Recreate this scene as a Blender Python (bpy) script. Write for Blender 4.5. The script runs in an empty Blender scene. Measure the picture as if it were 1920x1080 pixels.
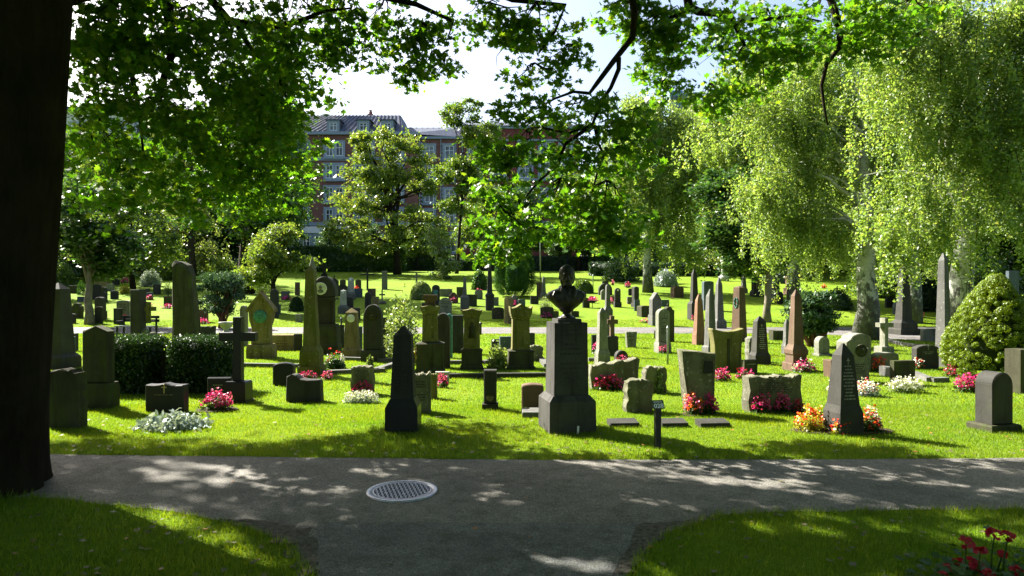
import bpy, math, random
import numpy as np
from mathutils import Vector, Matrix
S = bpy.context.scene
C = S.collection
PI = math.pi
# ------------------------------------------------------------------ camera, sky, sun, exposure
cam_d = bpy.data.cameras.new('camera'); cam_d.lens = 24; cam_d.sensor_width = 36
cam_d.clip_start = 0.05; cam_d.clip_end = 2000
cam = bpy.data.objects.new('camera', cam_d); C.objects.link(cam)
cam.location = (0, 0, 1.8); cam.rotation_euler = (PI / 2, 0, 0)
S.camera = cam
SUN_AZ, SUN_EL = math.radians(-52), math.radians(40)
sun_dir = Vector((math.sin(SUN_AZ) * math.cos(SUN_EL), math.cos(SUN_AZ) * math.cos(SUN_EL), math.sin(SUN_EL)))
wd = bpy.data.worlds.new('World'); S.world = wd; wd.use_nodes = True
wn = wd.node_tree.nodes; wl = wd.node_tree.links
bg = wn.get('Background') or wn.new('ShaderNodeBackground')
sky = wn.new('ShaderNodeTexSky'); sky.sky_type = 'NISHITA'; sky.sun_disc = False
sky.sun_elevation = SUN_EL; sky.sun_rotation = SUN_AZ; sky.dust_density = 3.5; sky.air_density = 0.9
wl.new(sky.outputs[0], bg.inputs['Color']); bg.inputs['Strength'].default_value = 0.056
sl = bpy.data.lights.new('sun', 'SUN'); sl.energy = 5.0; sl.angle = math.radians(0.55); sl.color = (1.0, 0.95, 0.85)
sun = bpy.data.objects.new('sun', sl); C.objects.link(sun)
sun.rotation_euler = (-sun_dir).to_track_quat('-Z', 'Y').to_euler()
S.view_settings.view_transform = 'Standard'; S.view_settings.look = 'None'
S.view_settings.gamma = 1; S.view_settings.exposure = 2.45
S.render.engine = 'CYCLES'
cy = S.cycles
cy.max_bounces = 7; cy.diffuse_bounces = 4; cy.glossy_bounces = 2; cy.transmission_bounces = 5; cy.transparent_max_bounces = 4
cy.use_denoising = True; cy.sample_clamp_indirect = 6; cy.caustics_reflective = False; cy.caustics_refractive = False
# ------------------------------------------------------------------ terrain
def gz(y):
    z = 0.0
    if y > 31.5: z += 0.085 * (min(y, 74) - 31.5)
    if y > 74: z += 0.02 * (min(y, 86) - 74)
    return z
gzv = np.vectorize(gz)
def ground(px, py):
    """the point of the ground seen at that pixel of the photograph"""
    y = 3.0; prev = None
    while y < 88:
        d = (540 - (gz(y) - 1.8) * 1280 / y) - py
        if d <= 0: break
        y += 0.02 if y < 40 else 0.05
    return Vector(((px - 960) / 1280 * y, y, gz(y)))
def W(px, py, Y): return Vector(((px - 960) / 1280 * Y, Y, 1.8 - (py - 540) / 1280 * Y))
# ------------------------------------------------------------------ object helpers
def tag(o, label, cat, group=None):
    o['label'] = label; o['category'] = cat
    if group: o['group'] = group
    return o
def thing(name, label, cat, loc=(0, 0, 0), rz=0.0, group=None):
    o = bpy.data.objects.new(name, None); C.objects.link(o); o.empty_display_size = 0.1
    o.location = loc; o.rotation_euler = (0, 0, rz)
    return tag(o, label, cat, group)
def link(name, me, mat, parent=None, smooth=False):
    o = bpy.data.objects.new(name, me); C.objects.link(o)
    if mat is not None and not me.materials: me.materials.append(mat)
    if parent is not None: o.parent = parent
    if smooth: me.polygons.foreach_set('use_smooth', np.ones(len(me.polygons), dtype=bool))
    return o
class MB:
    def __init__(s): s.v = []; s.f = []
    def add(s, vs, fs):
        k = len(s.v); s.v += [tuple(p) for p in vs]; s.f += [tuple(i + k for i in f) for f in fs]; return s
    def box(s, c, d, rz=0.0, taper=1.0, M=None):
        x, y, z = d[0] / 2, d[1] / 2, d[2] / 2
        vs = [(-x, -y, -z), (x, -y, -z), (x, y, -z), (-x, y, -z), (-x * taper, -y * taper, z), (x * taper, -y * taper, z), (x * taper, y * taper, z), (-x * taper, y * taper, z)]
        if M is not None: vs = [M @ Vector(p) for p in vs]
        elif rz: ca, sa = math.cos(rz), math.sin(rz); vs = [(p[0] * ca - p[1] * sa, p[0] * sa + p[1] * ca, p[2]) for p in vs]
        vs = [(p[0] + c[0], p[1] + c[1], p[2] + c[2]) for p in vs]
        return s.add(vs, [(3, 2, 1, 0), (4, 5, 6, 7), (0, 1, 5, 4), (1, 2, 6, 5), (2, 3, 7, 6), (3, 0, 4, 7)])
    def frusta(s, secs, c=(0, 0)):
        """square sections stacked: (z, half width, half depth)"""
        vs = []
        for z, a, b in secs: vs += [(c[0] - a, c[1] - b, z), (c[0] + a, c[1] - b, z), (c[0] + a, c[1] + b, z), (c[0] - a, c[1] + b, z)]
        n = len(secs); fs = [(3, 2, 1, 0)]
        for i in range(n - 1):
            for k in range(4): fs.append((i * 4 + k, i * 4 + (k + 1) % 4, i * 4 + 4 + (k + 1) % 4, i * 4 + 4 + k))
        fs.append((n * 4 - 4, n * 4 - 3, n * 4 - 2, n * 4 - 1))
        return s.add(vs, fs)
    def lathe(s, prof, n=20, c=(0, 0, 0), sx=1, sy=1):
        vs = []; fs = []
        for r, z in prof:
            for k in range(n): a = 2 * PI * k / n; vs.append((c[0] + r * math.cos(a) * sx, c[1] + r * math.sin(a) * sy, c[2] + z))
        for i in range(len(prof) - 1):
            for k in range(n): fs.append((i * n + k, i * n + (k + 1) % n, (i + 1) * n + (k + 1) % n, (i + 1) * n + k))
        fs.append(tuple(range(n - 1, -1, -1))); fs.append(tuple((len(prof) - 1) * n + k for k in range(n)))
        return s.add(vs, fs)
    def tube(s, pts, rad, n=7, wob=0.0, rnd=random):
        pts = [Vector(p) for p in pts]; vs = []; fs = []
        up = Vector((0.3, 0.9, 0.2))
        for i, p in enumerate(pts):
            t = (pts[min(i + 1, len(pts) - 1)] - pts[max(i - 1, 0)])
            if t.length < 1e-6: t = Vector((0, 0, 1))
            t.normalize(); a = t.cross(up)
            if a.length < 1e-3: a = t.cross(Vector((1, 0, 0)))
            a.normalize(); b = t.cross(a)
            for k in range(n):
                an = 2 * PI * k / n; r = rad[i] * (1 + wob * rnd.uniform(-1, 1)); vs.append(p + a * (math.cos(an) * r) + b * (math.sin(an) * r))
        for i in range(len(pts) - 1):
            for k in range(n): fs.append((i * n + k, i * n + (k + 1) % n, (i + 1) * n + (k + 1) % n, (i + 1) * n + k))
        fs.append(tuple(range(n - 1, -1, -1))); fs.append(tuple((len(pts) - 1) * n + k for k in range(n)))
        return s.add(vs, fs)
    def prism(s, prof, d, ch=0.012, y0=0.0, rnd=None, rough=0.0):
        """outline (x,z) counter-clockwise seen from the front, thickness d about y0, chamfered arrises"""
        n = len(prof); xs = [p[0] for p in prof]; zs = [p[1] for p in prof]
        cx, cz = (min(xs) + max(xs)) / 2, (min(zs) + max(zs)) / 2; wx, wz = max(xs) - min(xs), max(zs) - min(zs)
        ch = min(ch, wx / 6, wz / 6, d / 4); kx, kz = (wx - 2 * ch) / wx, (wz - 2 * ch) / wz
        vs = []
        for (y, full) in ((-d / 2, 0), (-d / 2 + ch, 1), (d / 2 - ch, 1), (d / 2, 0)):
            for x, z in prof:
                jx = jy = 0
                if rnd is not None and rough: jx, jy = rnd.uniform(-rough, rough), rnd.uniform(-rough, rough)
                if full: vs.append((x + jx, y0 + y, z + jy * .6))
                else: vs.append((cx + (x - cx) * kx + jx, y0 + y + jy * .5, cz + (z - cz) * kz))
        fs = [tuple(range(n))]
        for L in range(3):
            for k in range(n): fs.append((L * n + (k + 1) % n, L * n + k, L * n + n + k, L * n + n + (k + 1) % n))
        fs.append(tuple(3 * n + k for k in range(n - 1, -1, -1)))
        return s.add(vs, fs)
    def mesh(s, name):
        me = bpy.data.meshes.new(name); me.from_pydata(s.v, [], s.f); me.update(); return me
    def build(s, name, mat, parent=None, smooth=False): return link(name, s.mesh(name), mat, parent, smooth)
def np_mesh(name, V, k, faces=None):
    """V: n x k x 3 islands of k vertices; faces: list of index tuples of one length, default the whole k-gon"""
    n = V.shape[0]; faces = faces or [tuple(range(k))]
    L = len(faces[0]); F = np.array(faces)
    idx = (np.arange(n)[:, None, None] * k + F[None]).reshape(-1)
    me = bpy.data.meshes.new(name); me.vertices.add(n * k)
    me.vertices.foreach_set('co', V.reshape(-1).astype(np.float32))
    nf = n * len(faces); me.loops.add(nf * L); me.polygons.add(nf)
    me.loops.foreach_set('vertex_index', idx.astype(np.int32))
    me.polygons.foreach_set('loop_start', (np.arange(nf) * L).astype(np.int32))
    try: me.polygons.foreach_set('loop_total', np.full(nf, L, dtype=np.int32))
    except Exception: pass
    me.update(calc_edges=True); me.validate(); return me
DIA = np.array([(0, -.5, 0), (.3, 0, .07), (0, .5, -.02), (-.3, 0, .07)])
MAPLE = np.array([(0, -.5, 0), (.2, -.58, .02), (.17, -.36, 0), (.5, -.4, .07), (.33, -.17, .03), (.46, .08, .07), (.16, .02, 0), (0, .45, .05),
                  (-.16, .02, 0), (-.46, .08, .07), (-.33, -.17, .03), (-.5, -.4, .07), (-.17, -.36, 0), (-.2, -.58, .02)])
NEEDLE = np.array([(-.06, -.5, 0), (.06, -.5, 0), (.09, .1, .02), (0, .5, 0), (-.09, .1, .02)])
def leaves_v(P, size, tpl, rg, flat=0.0, nrm=None, hang=0.0):
    """place the leaf outline tpl at points P; flat 0..1 turns the blades towards level (or towards nrm)"""
    n = len(P); N = rg.normal(size=(n, 3)); N /= np.linalg.norm(N, axis=1)[:, None]
    tgt = np.array([0, 0, 1.0]) if nrm is None else nrm
    N[:, 2] = np.where(nrm is None, np.abs(N[:, 2]), N[:, 2])
    N = N * (1 - flat) + tgt * flat; N /= np.linalg.norm(N, axis=1)[:, None] + 1e-9
    A = rg.normal(size=(n, 3)); A[:, 2] -= hang; A -= (A * N).sum(1)[:, None] * N; A /= np.linalg.norm(A, axis=1)[:, None] + 1e-9
    B = np.cross(N, A); s = np.asarray(size).reshape(-1, 1, 1)
    return P[:, None, :] + s * (B[:, None, :] * tpl[None, :, 0:1] + A[:, None, :] * tpl[None, :, 1:2] + N[:, None, :] * tpl[None, :, 2:3])
# ------------------------------------------------------------------ materials
def nm(name):
    m = bpy.data.materials.new(name); m.use_nodes = True; nt = m.node_tree; nt.nodes.clear()
    return m, nt, nt.nodes.new('ShaderNodeOutputMaterial')
def node(nt, typ, **kw):
    n = nt.nodes.new('ShaderNode' + typ)
    for k, v in kw.items():
        if k in n.inputs: n.inputs[k].default_value = v
        else: setattr(n, k, v)
    return n
def rgba(c): return (c[0], c[1], c[2], 1)
def ramp(nt, fac, stops):
    r = nt.nodes.new('ShaderNodeValToRGB'); e = r.color_ramp.elements
    while len(e) < len(stops): e.new(0.5)
    for i, (p, c) in enumerate(stops): e[i].position = p; e[i].color = rgba(c) if not isinstance(c, (int, float)) else (c, c, c, 1)
    nt.links.new(fac, r.inputs[0]); return r.outputs[0]
def noise(nt, co, scale, detail=4, rough=0.6, stretch=None):
    if stretch is not None:
        mp = nt.nodes.new('ShaderNodeMapping'); mp.inputs['Scale'].default_value = stretch; nt.links.new(co, mp.inputs[0]); co = mp.outputs[0]
    n = node(nt, 'TexNoise', Scale=scale, Detail=detail, Roughness=rough); nt.links.new(co, n.inputs['Vector']); return n.outputs[0]
def mix(nt, fac, a, b, mode='MIX'):
    m = nt.nodes.new('ShaderNodeMix'); m.data_type = 'RGBA'; m.blend_type = mode
    for s, v in ((m.inputs[0], fac), (m.inputs[6], a), (m.inputs[7], b)):
        if isinstance(v, (int, float)): s.default_value = v
        elif isinstance(v, tuple): s.default_value = rgba(v)
        else: nt.links.new(v, s)
    return m.outputs[2]
def bump(nt, h, strength, dist=0.01):
    b = node(nt, 'Bump', Strength=strength, Distance=dist); nt.links.new(h, b.inputs['Height']); return b.outputs[0]
def objco(nt): return nt.nodes.new('ShaderNodeTexCoord').outputs['Object']
def geoco(nt): return nt.nodes.new('ShaderNodeNewGeometry').outputs['Position']
def leafmat(name, c1, c2, c3=None, trans=0.45, tcol=1.25, gloss=0.05, rough=0.4):
    m, nt, out = nm(name)
    g = nt.nodes.new('ShaderNodeNewGeometry').outputs['Random Per Island']
    col = ramp(nt, g, [(0, c1), (0.75, c2), (1, c3 or c2)])
    d = nt.nodes.new('ShaderNodeBsdfDiffuse'); t = nt.nodes.new('ShaderNodeBsdfTranslucent'); nt.links.new(col, d.inputs[0])
    tc = mix(nt, 1.0, col, (tcol * 1.1, tcol, tcol * .5), 'MULTIPLY'); nt.links.new(tc, t.inputs[0])
    ms = node(nt, 'MixShader'); ms.inputs[0].default_value = trans; nt.links.new(d.outputs[0], ms.inputs[1]); nt.links.new(t.outputs[0], ms.inputs[2])
    gl = node(nt, 'BsdfGlossy', Roughness=rough); ms2 = node(nt, 'MixShader'); ms2.inputs[0].default_value = gloss
    nt.links.new(ms.outputs[0], ms2.inputs[1]); nt.links.new(gl.outputs[0], ms2.inputs[2]); nt.links.new(ms2.outputs[0], out.inputs[0]); return m
def grassmat(m):
    nt = m.node_tree; rp_ = [n for n in nt.nodes if n.bl_idname == 'ShaderNodeValToRGB'][0]; co = geoco(nt)
    pat = mix(nt, ramp(nt, noise(nt, co, .8, 5, .65), [(.35, 0.0), (.7, 1.0)]), (.72, .9, .8), (1.22, 1.06, 1.0))
    dry = ramp(nt, noise(nt, co, 2.6, 6, .7), [(.6, 0.0), (.74, .55)])
    col = mix(nt, 1.0, rp_.outputs[0], pat, 'MULTIPLY'); col = mix(nt, dry, col, (.2, .19, .05))
    for l in list(rp_.outputs[0].links):
        if l.to_node.bl_idname in ('ShaderNodeBsdfDiffuse', ) or (l.to_node.bl_idname == 'ShaderNodeMix' and l.to_node.inputs[7].default_value[2] < l.to_node.inputs[7].default_value[0] and l.to_node.outputs[2].links and l.to_node.outputs[2].links[0].to_node.bl_idname == 'ShaderNodeBsdfTranslucent'):
            s = l.to_socket; nt.links.remove(l); nt.links.new(col, s)
    return m
def stone(name, c, spot=0.5, moss=0.0, rough=0.8, streak=0.35, lich=0.0, bmp=0.5, mosscol=(.05, .075, .012)):
    """weathered stone: grain, blotches, rain streaks, moss, pale lichen"""
    m, nt, out = nm(name); co = objco(nt)
    loc = node(nt, 'ObjectInfo'); ad = nt.nodes.new('ShaderNodeVectorMath'); ad.operation = 'ADD'
    nt.links.new(co, ad.inputs[0]); sc = nt.nodes.new('ShaderNodeVectorMath'); sc.operation = 'SCALE'; sc.inputs['Scale'].default_value = 37.0
    cmb = nt.nodes.new('ShaderNodeCombineXYZ'); nt.links.new(loc.outputs['Random'], cmb.inputs[0]); nt.links.new(cmb.outputs[0], sc.inputs[0]); nt.links.new(sc.outputs[0], ad.inputs[1]); co = ad.outputs[0]
    lo = tuple(x * (1 - .55 * spot) for x in c); hi = tuple(min(1, x * (1 + .5 * spot)) for x in c)
    big = ramp(nt, noise(nt, co, 3.2, 6, .65), [(.3, lo), (.55, c), (.75, hi)])
    gr = noise(nt, co, 130, 3, .7)
    col = mix(nt, .5, big, ramp(nt, gr, [(.35, (.42, .42, .42)), (.6, (1.1, 1.1, 1.1))]), 'MULTIPLY')
    st = noise(nt, co, 7, 5, .6, (1, 1, .12))
    col = mix(nt, ramp(nt, st, [(.5, 0.0), (.72, streak * 1.6 if streak * 1.6 < 1 else 1.0)]), col, tuple(x * .25 for x in c))
    if moss:
        mn = noise(nt, co, 5, 6, .65, (1, 1, .35)); col = mix(nt, ramp(nt, mn, [(.62 - .3 * moss, 0.0), (.78 - .2 * moss, min(1, .3 + moss))]), col, mosscol)
    if lich:
        ln = noise(nt, co, 22, 3, .5); col = mix(nt, ramp(nt, ln, [(.66 - .1 * lich, 0.0), (.72 - .1 * lich, .75)]), col, (.32, .33, .28))
    p = node(nt, 'BsdfPrincipled', Roughness=rough); p.inputs['Specular IOR Level'].default_value = .22 if rough < .5 else .08; nt.links.new(col, p.inputs['Base Color'])
    nt.links.new(bump(nt, mix(nt, .45, gr, noise(nt, co, 28, 5, .6)), bmp, .012), p.inputs['Normal'])
    nt.links.new(p.outputs[0], out.inputs[0]); return m
def plain(name, c, rough=0.6, metal=0.0, var=0.3, scale=14, bmp=0.1):
    m, nt, out = nm(name); co = objco(nt); n = noise(nt, co, scale, 5)
    p = node(nt, 'BsdfPrincipled', Roughness=rough, Metallic=metal); p.inputs['Specular IOR Level'].default_value = .5 if rough < .5 else .12
    nt.links.new(ramp(nt, n, [(.3, tuple(x * (1 - var) for x in c)), (.7, tuple(min(1, x * (1 + var)) for x in c))]), p.inputs['Base Color'])
    nt.links.new(bump(nt, n, bmp, .01), p.inputs['Normal']); nt.links.new(p.outputs[0], out.inputs[0]); return m
def bark(name, c, scale=10, stretch=.22, bmp=1.0):
    m, nt, out = nm(name); co = objco(nt); n = noise(nt, co, scale, 8, .7, (1, 1, stretch)); n2 = noise(nt, co, 2.5, 4)
    col = mix(nt, .6, ramp(nt, n, [(.38, tuple(x * .3 for x in c)), (.62, c)]), ramp(nt, n2, [(.3, tuple(x * .5 for x in c)), (.7, tuple(x * 1.2 for x in c))]))
    p = node(nt, 'BsdfPrincipled', Roughness=.9); p.inputs['Specular IOR Level'].default_value = .05; nt.links.new(col, p.inputs['Base Color'])
    nt.links.new(bump(nt, n, bmp, .05), p.inputs['Normal']); nt.links.new(p.outputs[0], out.inputs[0]); return m
def birchbark(name):
    m, nt, out = nm(name); co = objco(nt)
    hz = noise(nt, co, 3.0, 6, .7, (1, 1, 5)); rough_ = noise(nt, co, 4.0, 8, .7, (1.6, 1.6, .8))
    col = mix(nt, ramp(nt, hz, [(.56, 0.0), (.66, .85)]), (.42, .42, .37), (.05, .045, .04))
    sep = nt.nodes.new('ShaderNodeSeparateXYZ'); nt.links.new(co, sep.inputs[0])
    mr = node(nt, 'MapRange'); mr.inputs[1].default_value = 0; mr.inputs[2].default_value = 3.4; mr.inputs[3].default_value = .26; mr.inputs[4].default_value = -.16
    nt.links.new(sep.outputs[2], mr.inputs[0]); add = nt.nodes.new('ShaderNodeMath'); add.operation = 'ADD'; nt.links.new(rough_, add.inputs[0]); nt.links.new(mr.outputs[0], add.inputs[1])
    col = mix(nt, ramp(nt, add.outputs[0], [(.5, 0.0), (.58, .95)]), col, (.03, .027, .02))
    col = mix(nt, ramp(nt, noise(nt, co, 6, 4), [(.45, 0.0), (.75, .6)]), col, (.16, .2, .12))
    p = node(nt, 'BsdfPrincipled', Roughness=.75); nt.links.new(col, p.inputs['Base Color']); nt.links.new(bump(nt, rough_, .8, .04), p.inputs['Normal'])
    nt.links.new(p.outputs[0], out.inputs[0]); return m
def lawnmat():
    m, nt, out = nm('lawn'); co = geoco(nt)
    a = noise(nt, co, .35, 6, .6); b = noise(nt, co, 3.0, 5, .65); c = noise(nt, co, 45, 4, .7)
    col = ramp(nt, a, [(.3, (.09, .165, .006)), (.5, (.125, .195, .008)), (.72, (.165, .225, .013))])
    col = mix(nt, .35, col, ramp(nt, b, [(.3, (.06, .14, .006)), (.7, (.16, .24, .017))]))
    col = mix(nt, .55, col, ramp(nt, c, [(.3, (.45, .45, .4)), (.65, (1.35, 1.3, 1.2))]), 'MULTIPLY')
    p = node(nt, 'BsdfPrincipled', Roughness=.95); p.inputs['Specular IOR Level'].default_value = .1
    nt.links.new(col, p.inputs['Base Color']); nt.links.new(bump(nt, mix(nt, .6, b, c), .9, .06), p.inputs['Normal']); nt.links.new(p.outputs[0], out.inputs[0]); return m
def asphalt(name, c, mossy, seed):
    m, nt, out = nm(name); co = geoco(nt)
    big = noise(nt, co, .9, 7, .65); mid = noise(nt, co, 5, 6, .7); fine = noise(nt, co, 90, 3, .75); v = node(nt, 'TexVoronoi', Scale=120.0); nt.links.new(co, v.inputs['Vector'])
    col = ramp(nt, big, [(.3, tuple(x * .62 for x in c)), (.5, c), (.7, tuple(x * 1.3 for x in c))])
    col = mix(nt, ramp(nt, mid, [(.45, 0.0), (.7, mossy)]), col, (.035, .04, .018))
    col = mix(nt, .8, col, ramp(nt, v.outputs['Color'], [(.15, (.45, .45, .45)), (.6, (1, 1, 1)), (.95, (1.9, 1.85, 1.75))]), 'MULTIPLY')
    col = mix(nt, .5, col, ramp(nt, fine, [(.3, (.5, .5, .5)), (.7, (1.3, 1.3, 1.3))]), 'MULTIPLY')
    p = node(nt, 'BsdfPrincipled', Roughness=.85); p.inputs['Specular IOR Level'].default_value = .3
    nt.links.new(col, p.inputs['Base Color'])
    nt.links.new(bump(nt, mix(nt, .5, v.outputs['Distance'], mid), .8, .012), p.inputs['Normal']); nt.links.new(p.outputs[0], out.inputs[0]); return m
def brick(name, c1, c2, mortar):
    m, nt, out = nm(name); co = geoco(nt); mp = nt.nodes.new('ShaderNodeMapping'); mp.inputs['Rotation'].default_value = (PI / 2, 0, 0); nt.links.new(co, mp.inputs[0])
    b = nt.nodes.new('ShaderNodeTexBrick'); b.inputs['Scale'].default_value = 1.0; b.inputs['Brick Width'].default_value = .5; b.inputs['Row Height'].default_value = .16; b.inputs['Mortar Size'].default_value = .02
    b.inputs['Color1'].default_value = rgba(c1); b.inputs['Color2'].default_value = rgba(c2); b.inputs['Mortar'].default_value = rgba(mortar); nt.links.new(mp.outputs[0], b.inputs[0])
    col = mix(nt, .5, b.outputs[0], ramp(nt, noise(nt, co, .5, 5), [(.3, (.7, .7, .7)), (.7, (1.2, 1.2, 1.2))]), 'MULTIPLY')
    p = node(nt, 'BsdfPrincipled', Roughness=.85); nt.links.new(col, p.inputs['Base Color']); nt.links.new(p.outputs[0], out.inputs[0]); return m
M = {}
M['blk'] = stone('black_granite', (.022, .022, .024), .3, 0, .35, .1, 0, .1)
M['dk'] = stone('dark_granite', (.048, .047, .041), .4, .12, .7, .3, .0, .4)
M['dkg'] = stone('dark_mossy_stone', (.055, .054, .034), .5, .4, .85, .5, .0, .6)
M['gry'] = stone('grey_granite', (.12, .12, .11), .4, .1, .75, .35, .1, .5)
M['lt'] = stone('pale_marble', (.36, .36, .32), .25, .15, .65, .3, 0, .3)
M['pale'] = stone('pale_stone', (.19, .19, .15), .4, .3, .85, .45, .3, .6)
M['brn'] = stone('brown_granite', (.12, .08, .055), .4, .1, .7, .3, .0, .4)
M['red'] = stone('reddish_sandstone', (.2, .115, .075), .4, .1, .85, .4, 0, .5)
M['ylw'] = stone('yellow_sandstone', (.22, .175, .085), .45, .3, .9, .5, .1, .6, (.10, .10, .025))
M['mos'] = stone('mossy_sandstone', (.16, .145, .06), .5, .6, .9, .6, .1, .7, (.085, .095, .018))
M['rgh'] = stone('rough_lichen_stone', (.155, .15, .105), .6, .4, .95, .5, .3, 1.0, (.06, .075, .02))
M['blu'] = stone('blue_grey_slate', (.07, .09, .105), .3, .1, .6, .25, .1, .3)
M['bust'] = plain('dark_bronze', (.036, .033, .029), .45, .6, .4, 18, .25)
M['ped'] = stone('dark_pedestal_granite', (.066, .064, .058), .45, .1, .75, .55, .0, .45)
M['verd'] = plain('verdigris_bronze', (.07, .19, .16), .6, .3, .5, 20, .3)
M['whitem'] = plain('white_marble_relief', (.62, .62, .52), .6, 0, .25, 9, .4)
M['gold'] = plain('gilded_letters', (.5, .4, .18), .4, .6, .2)
M['paint'] = plain('pale_letters', (.22, .22, .19), .7)
M['ink'] = plain('dark_letters', (.04, .04, .035), .7)
M['white'] = plain('white_paint', (.75, .75, .73), .5, 0, .05)
M['black'] = plain('black_paint', (.014, .014, .015), .4)
M['soil'] = plain('dark_soil', (.035, .024, .015), .95, 0, .5, 40, 1.0)
M['greyp'] = plain('grey_metal', (.25, .28, .27), .45, .6)
M['iron'] = plain('worn_iron', (.30, .31, .33), .38, 1.0, .25, 30, .3)
M['irond'] = plain('dark_iron', (.02, .022, .03), .6, .3)
M['barkd'] = bark('dark_maple_bark', (.032, .025, .017), 9, .18, 1.6)
M['bark'] = bark('brown_bark', (.05, .04, .028))
M['barkp'] = bark('pale_smooth_bark', (.2, .18, .13), 7, .3, .6)
M['birch'] = birchbark('birch_bark')
M['lmaple'] = leafmat('maple_leaf', (.042, .125, .006), (.068, .175, .009), (.15, .23, .014), .55, 1.5, .04, .4)
M['ldark'] = leafmat('dark_leaf', (.026, .072, .018), (.04, .105, .02), (.10, .16, .018), .42, 1.3, .06, .35)
M['lmid'] = leafmat('mid_green_leaf', (.06, .125, .018), (.095, .175, .024), (.19, .23, .03), .46, 1.3, .05)
M['llight'] = leafmat('light_green_leaf', (.085, .155, .022), (.14, .215, .032), (.23, .26, .045), .48, 1.25, .05)
M['lbirch'] = leafmat('birch_leaf', (.12, .21, .045), (.18, .28, .06), (.28, .33, .10), .56, 1.3, .04, .5)
M['lwillow'] = leafmat('grey_willow_leaf', (.11, .175, .04), (.165, .235, .06), (.26, .29, .09), .53, 1.2, .06)
M['lhedge'] = leafmat('yew_leaf', (.012, .034, .008), (.02, .055, .01), (.035, .08, .012), .25, 1.2, .05)
M['ljun'] = leafmat('juniper_leaf', (.03, .075, .03), (.05, .11, .045), (.09, .15, .06), .25, 1.1, .05)
M['lthuja'] = leafmat('golden_thuja_leaf', (.085, .145, .006), (.135, .205, .010), (.21, .265, .018), .4, 1.2, .03)
M['lcyp'] = leafmat('cypress_leaf', (.02, .07, .008), (.035, .11, .012), (.08, .17, .02), .3, 1.2, .03)
M['lpale'] = leafmat('pale_plant_leaf', (.12, .19, .05), (.18, .26, .07), (.4, .45, .25), .4, 1.1, .04)
M['lplant'] = leafmat('bedding_leaf', (.03, .075, .012), (.05, .11, .02), (.11, .14, .02), .35, 1.2, .05)
M['lsilver'] = leafmat('silver_leaf', (.20, .27, .25), (.30, .37, .35), (.42, .5, .48), .2, 1.0, .05)
M['lyellow'] = leafmat('yellow_leaf', (.22, .24, .02), (.34, .33, .03), (.42, .35, .05), .4, 1.1, .04)
M['grass'] = leafmat('grass_blade', (.09, .165, .005), (.145, .235, .007), (.25, .29, .025), .52, 1.3, .03, .5)
grassmat(M['grass'])
M['fall'] = leafmat('fallen_leaf', (.07, .06, .03), (.16, .15, .08), (.28, .11, .03), .2, 1.0, .05)
M['pink'] = leafmat('pink_petal', (.5, .04, .15), (.66, .10, .26), (.8, .36, .45), .35, 1.0, .03)
M['mag'] = leafmat('magenta_petal', (.5, .015, .16), (.62, .03, .26), (.8, .1, .4), .35, 1.0, .03)
M['redp'] = leafmat('red_petal', (.55, .012, .012), (.75, .03, .015), (.85, .12, .04), .3, 1.0, .03)
M['dred'] = leafmat('dark_red_petal', (.3, .008, .02), (.42, .015, .04), (.6, .05, .09), .3, 1.0, .03)
M['whp'] = leafmat('white_petal', (.6, .62, .52), (.75, .77, .68), (.85, .85, .8), .3, 1.0, .03)
M['org'] = leafmat('orange_petal', (.75, .10, .01), (.85, .2, .03), (.9, .45, .05), .3, 1.0, .03)
M['yelp'] = leafmat('yellow_petal', (.7, .55, .03), (.8, .7, .08), (.85, .8, .35), .3, 1.0, .03)
# ------------------------------------------------------------------ ground, paths
def structure(o): o['kind'] = 'structure'; return o
ys = sorted(set([-30, 0, 8, 20, 31.5, 40, 50, 60, 70, 74, 80, 86, 100, 140, 220, 400, 700]))
xs = [-500, -200, -90, -40, 0, 40, 90, 200, 500]
mb = MB(); mb.v = [(x, y, gz(y)) for y in ys for x in xs]
mb.f = [(j * len(xs) + i, j * len(xs) + i + 1, (j + 1) * len(xs) + i + 1, (j + 1) * len(xs) + i) for j in range(len(ys) - 1) for i in range(len(xs) - 1)]
structure(mb.build('ground', lawnmat()))
NEAR_FAR = [(-30, 7.5), (-12, 7.42), (-5, 7.37), (-3.2, 7.28), (0, 7.13), (3, 7.15), (5.4, 7.2), (14, 7.4), (30, 8)]
NEAR_L = [(-30, 6.6), (-9, 6.15), (-5.2, 5.9), (-3.95, 5.83), (-2.85, 5.53), (-2.22, 5.26), (-1.8, 5.0), (-1.5, 4.7), (-1.22, 4.27), (-1.05, 3.2), (-1.0, -5)]
NEAR_R = [(.55, -5), (.58, 3.2), (.7, 4.27), (.85, 4.6), (1.15, 5.05), (1.64, 5.38), (2.31, 5.49), (4.16, 5.55), (9, 5.9), (30, 6.8)]
def fine(poly, step, jit, rnd):
    out = []
    for (a, b) in zip(poly, poly[1:]):
        n = max(1, int(math.hypot(b[0] - a[0], b[1] - a[1]) / step)) if abs(a[0]) < 14 and abs(b[0]) < 14 else 1
        for k in range(n):
            t = k / n; out.append((a[0] + (b[0] - a[0]) * t + rnd.uniform(-jit, jit), a[1] + (b[1] - a[1]) * t + rnd.uniform(-jit, jit)))
    out.append(poly[-1]); return out
rp = random.Random(5)
path_poly = fine(NEAR_L, .12, .022, rp) + fine(NEAR_R, .12, .022, rp) + fine(NEAR_FAR, .12, .015, rp)[::-1]
def sheet(name, poly, z, mat):
    mb = MB(); mb.add([(x, y, z) for x, y in poly], [tuple(range(len(poly)))]); return structure(mb.build(name, mat))
sheet('path', path_poly, .006, asphalt('asphalt', (.155, .145, .13), .55, 1))
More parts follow.
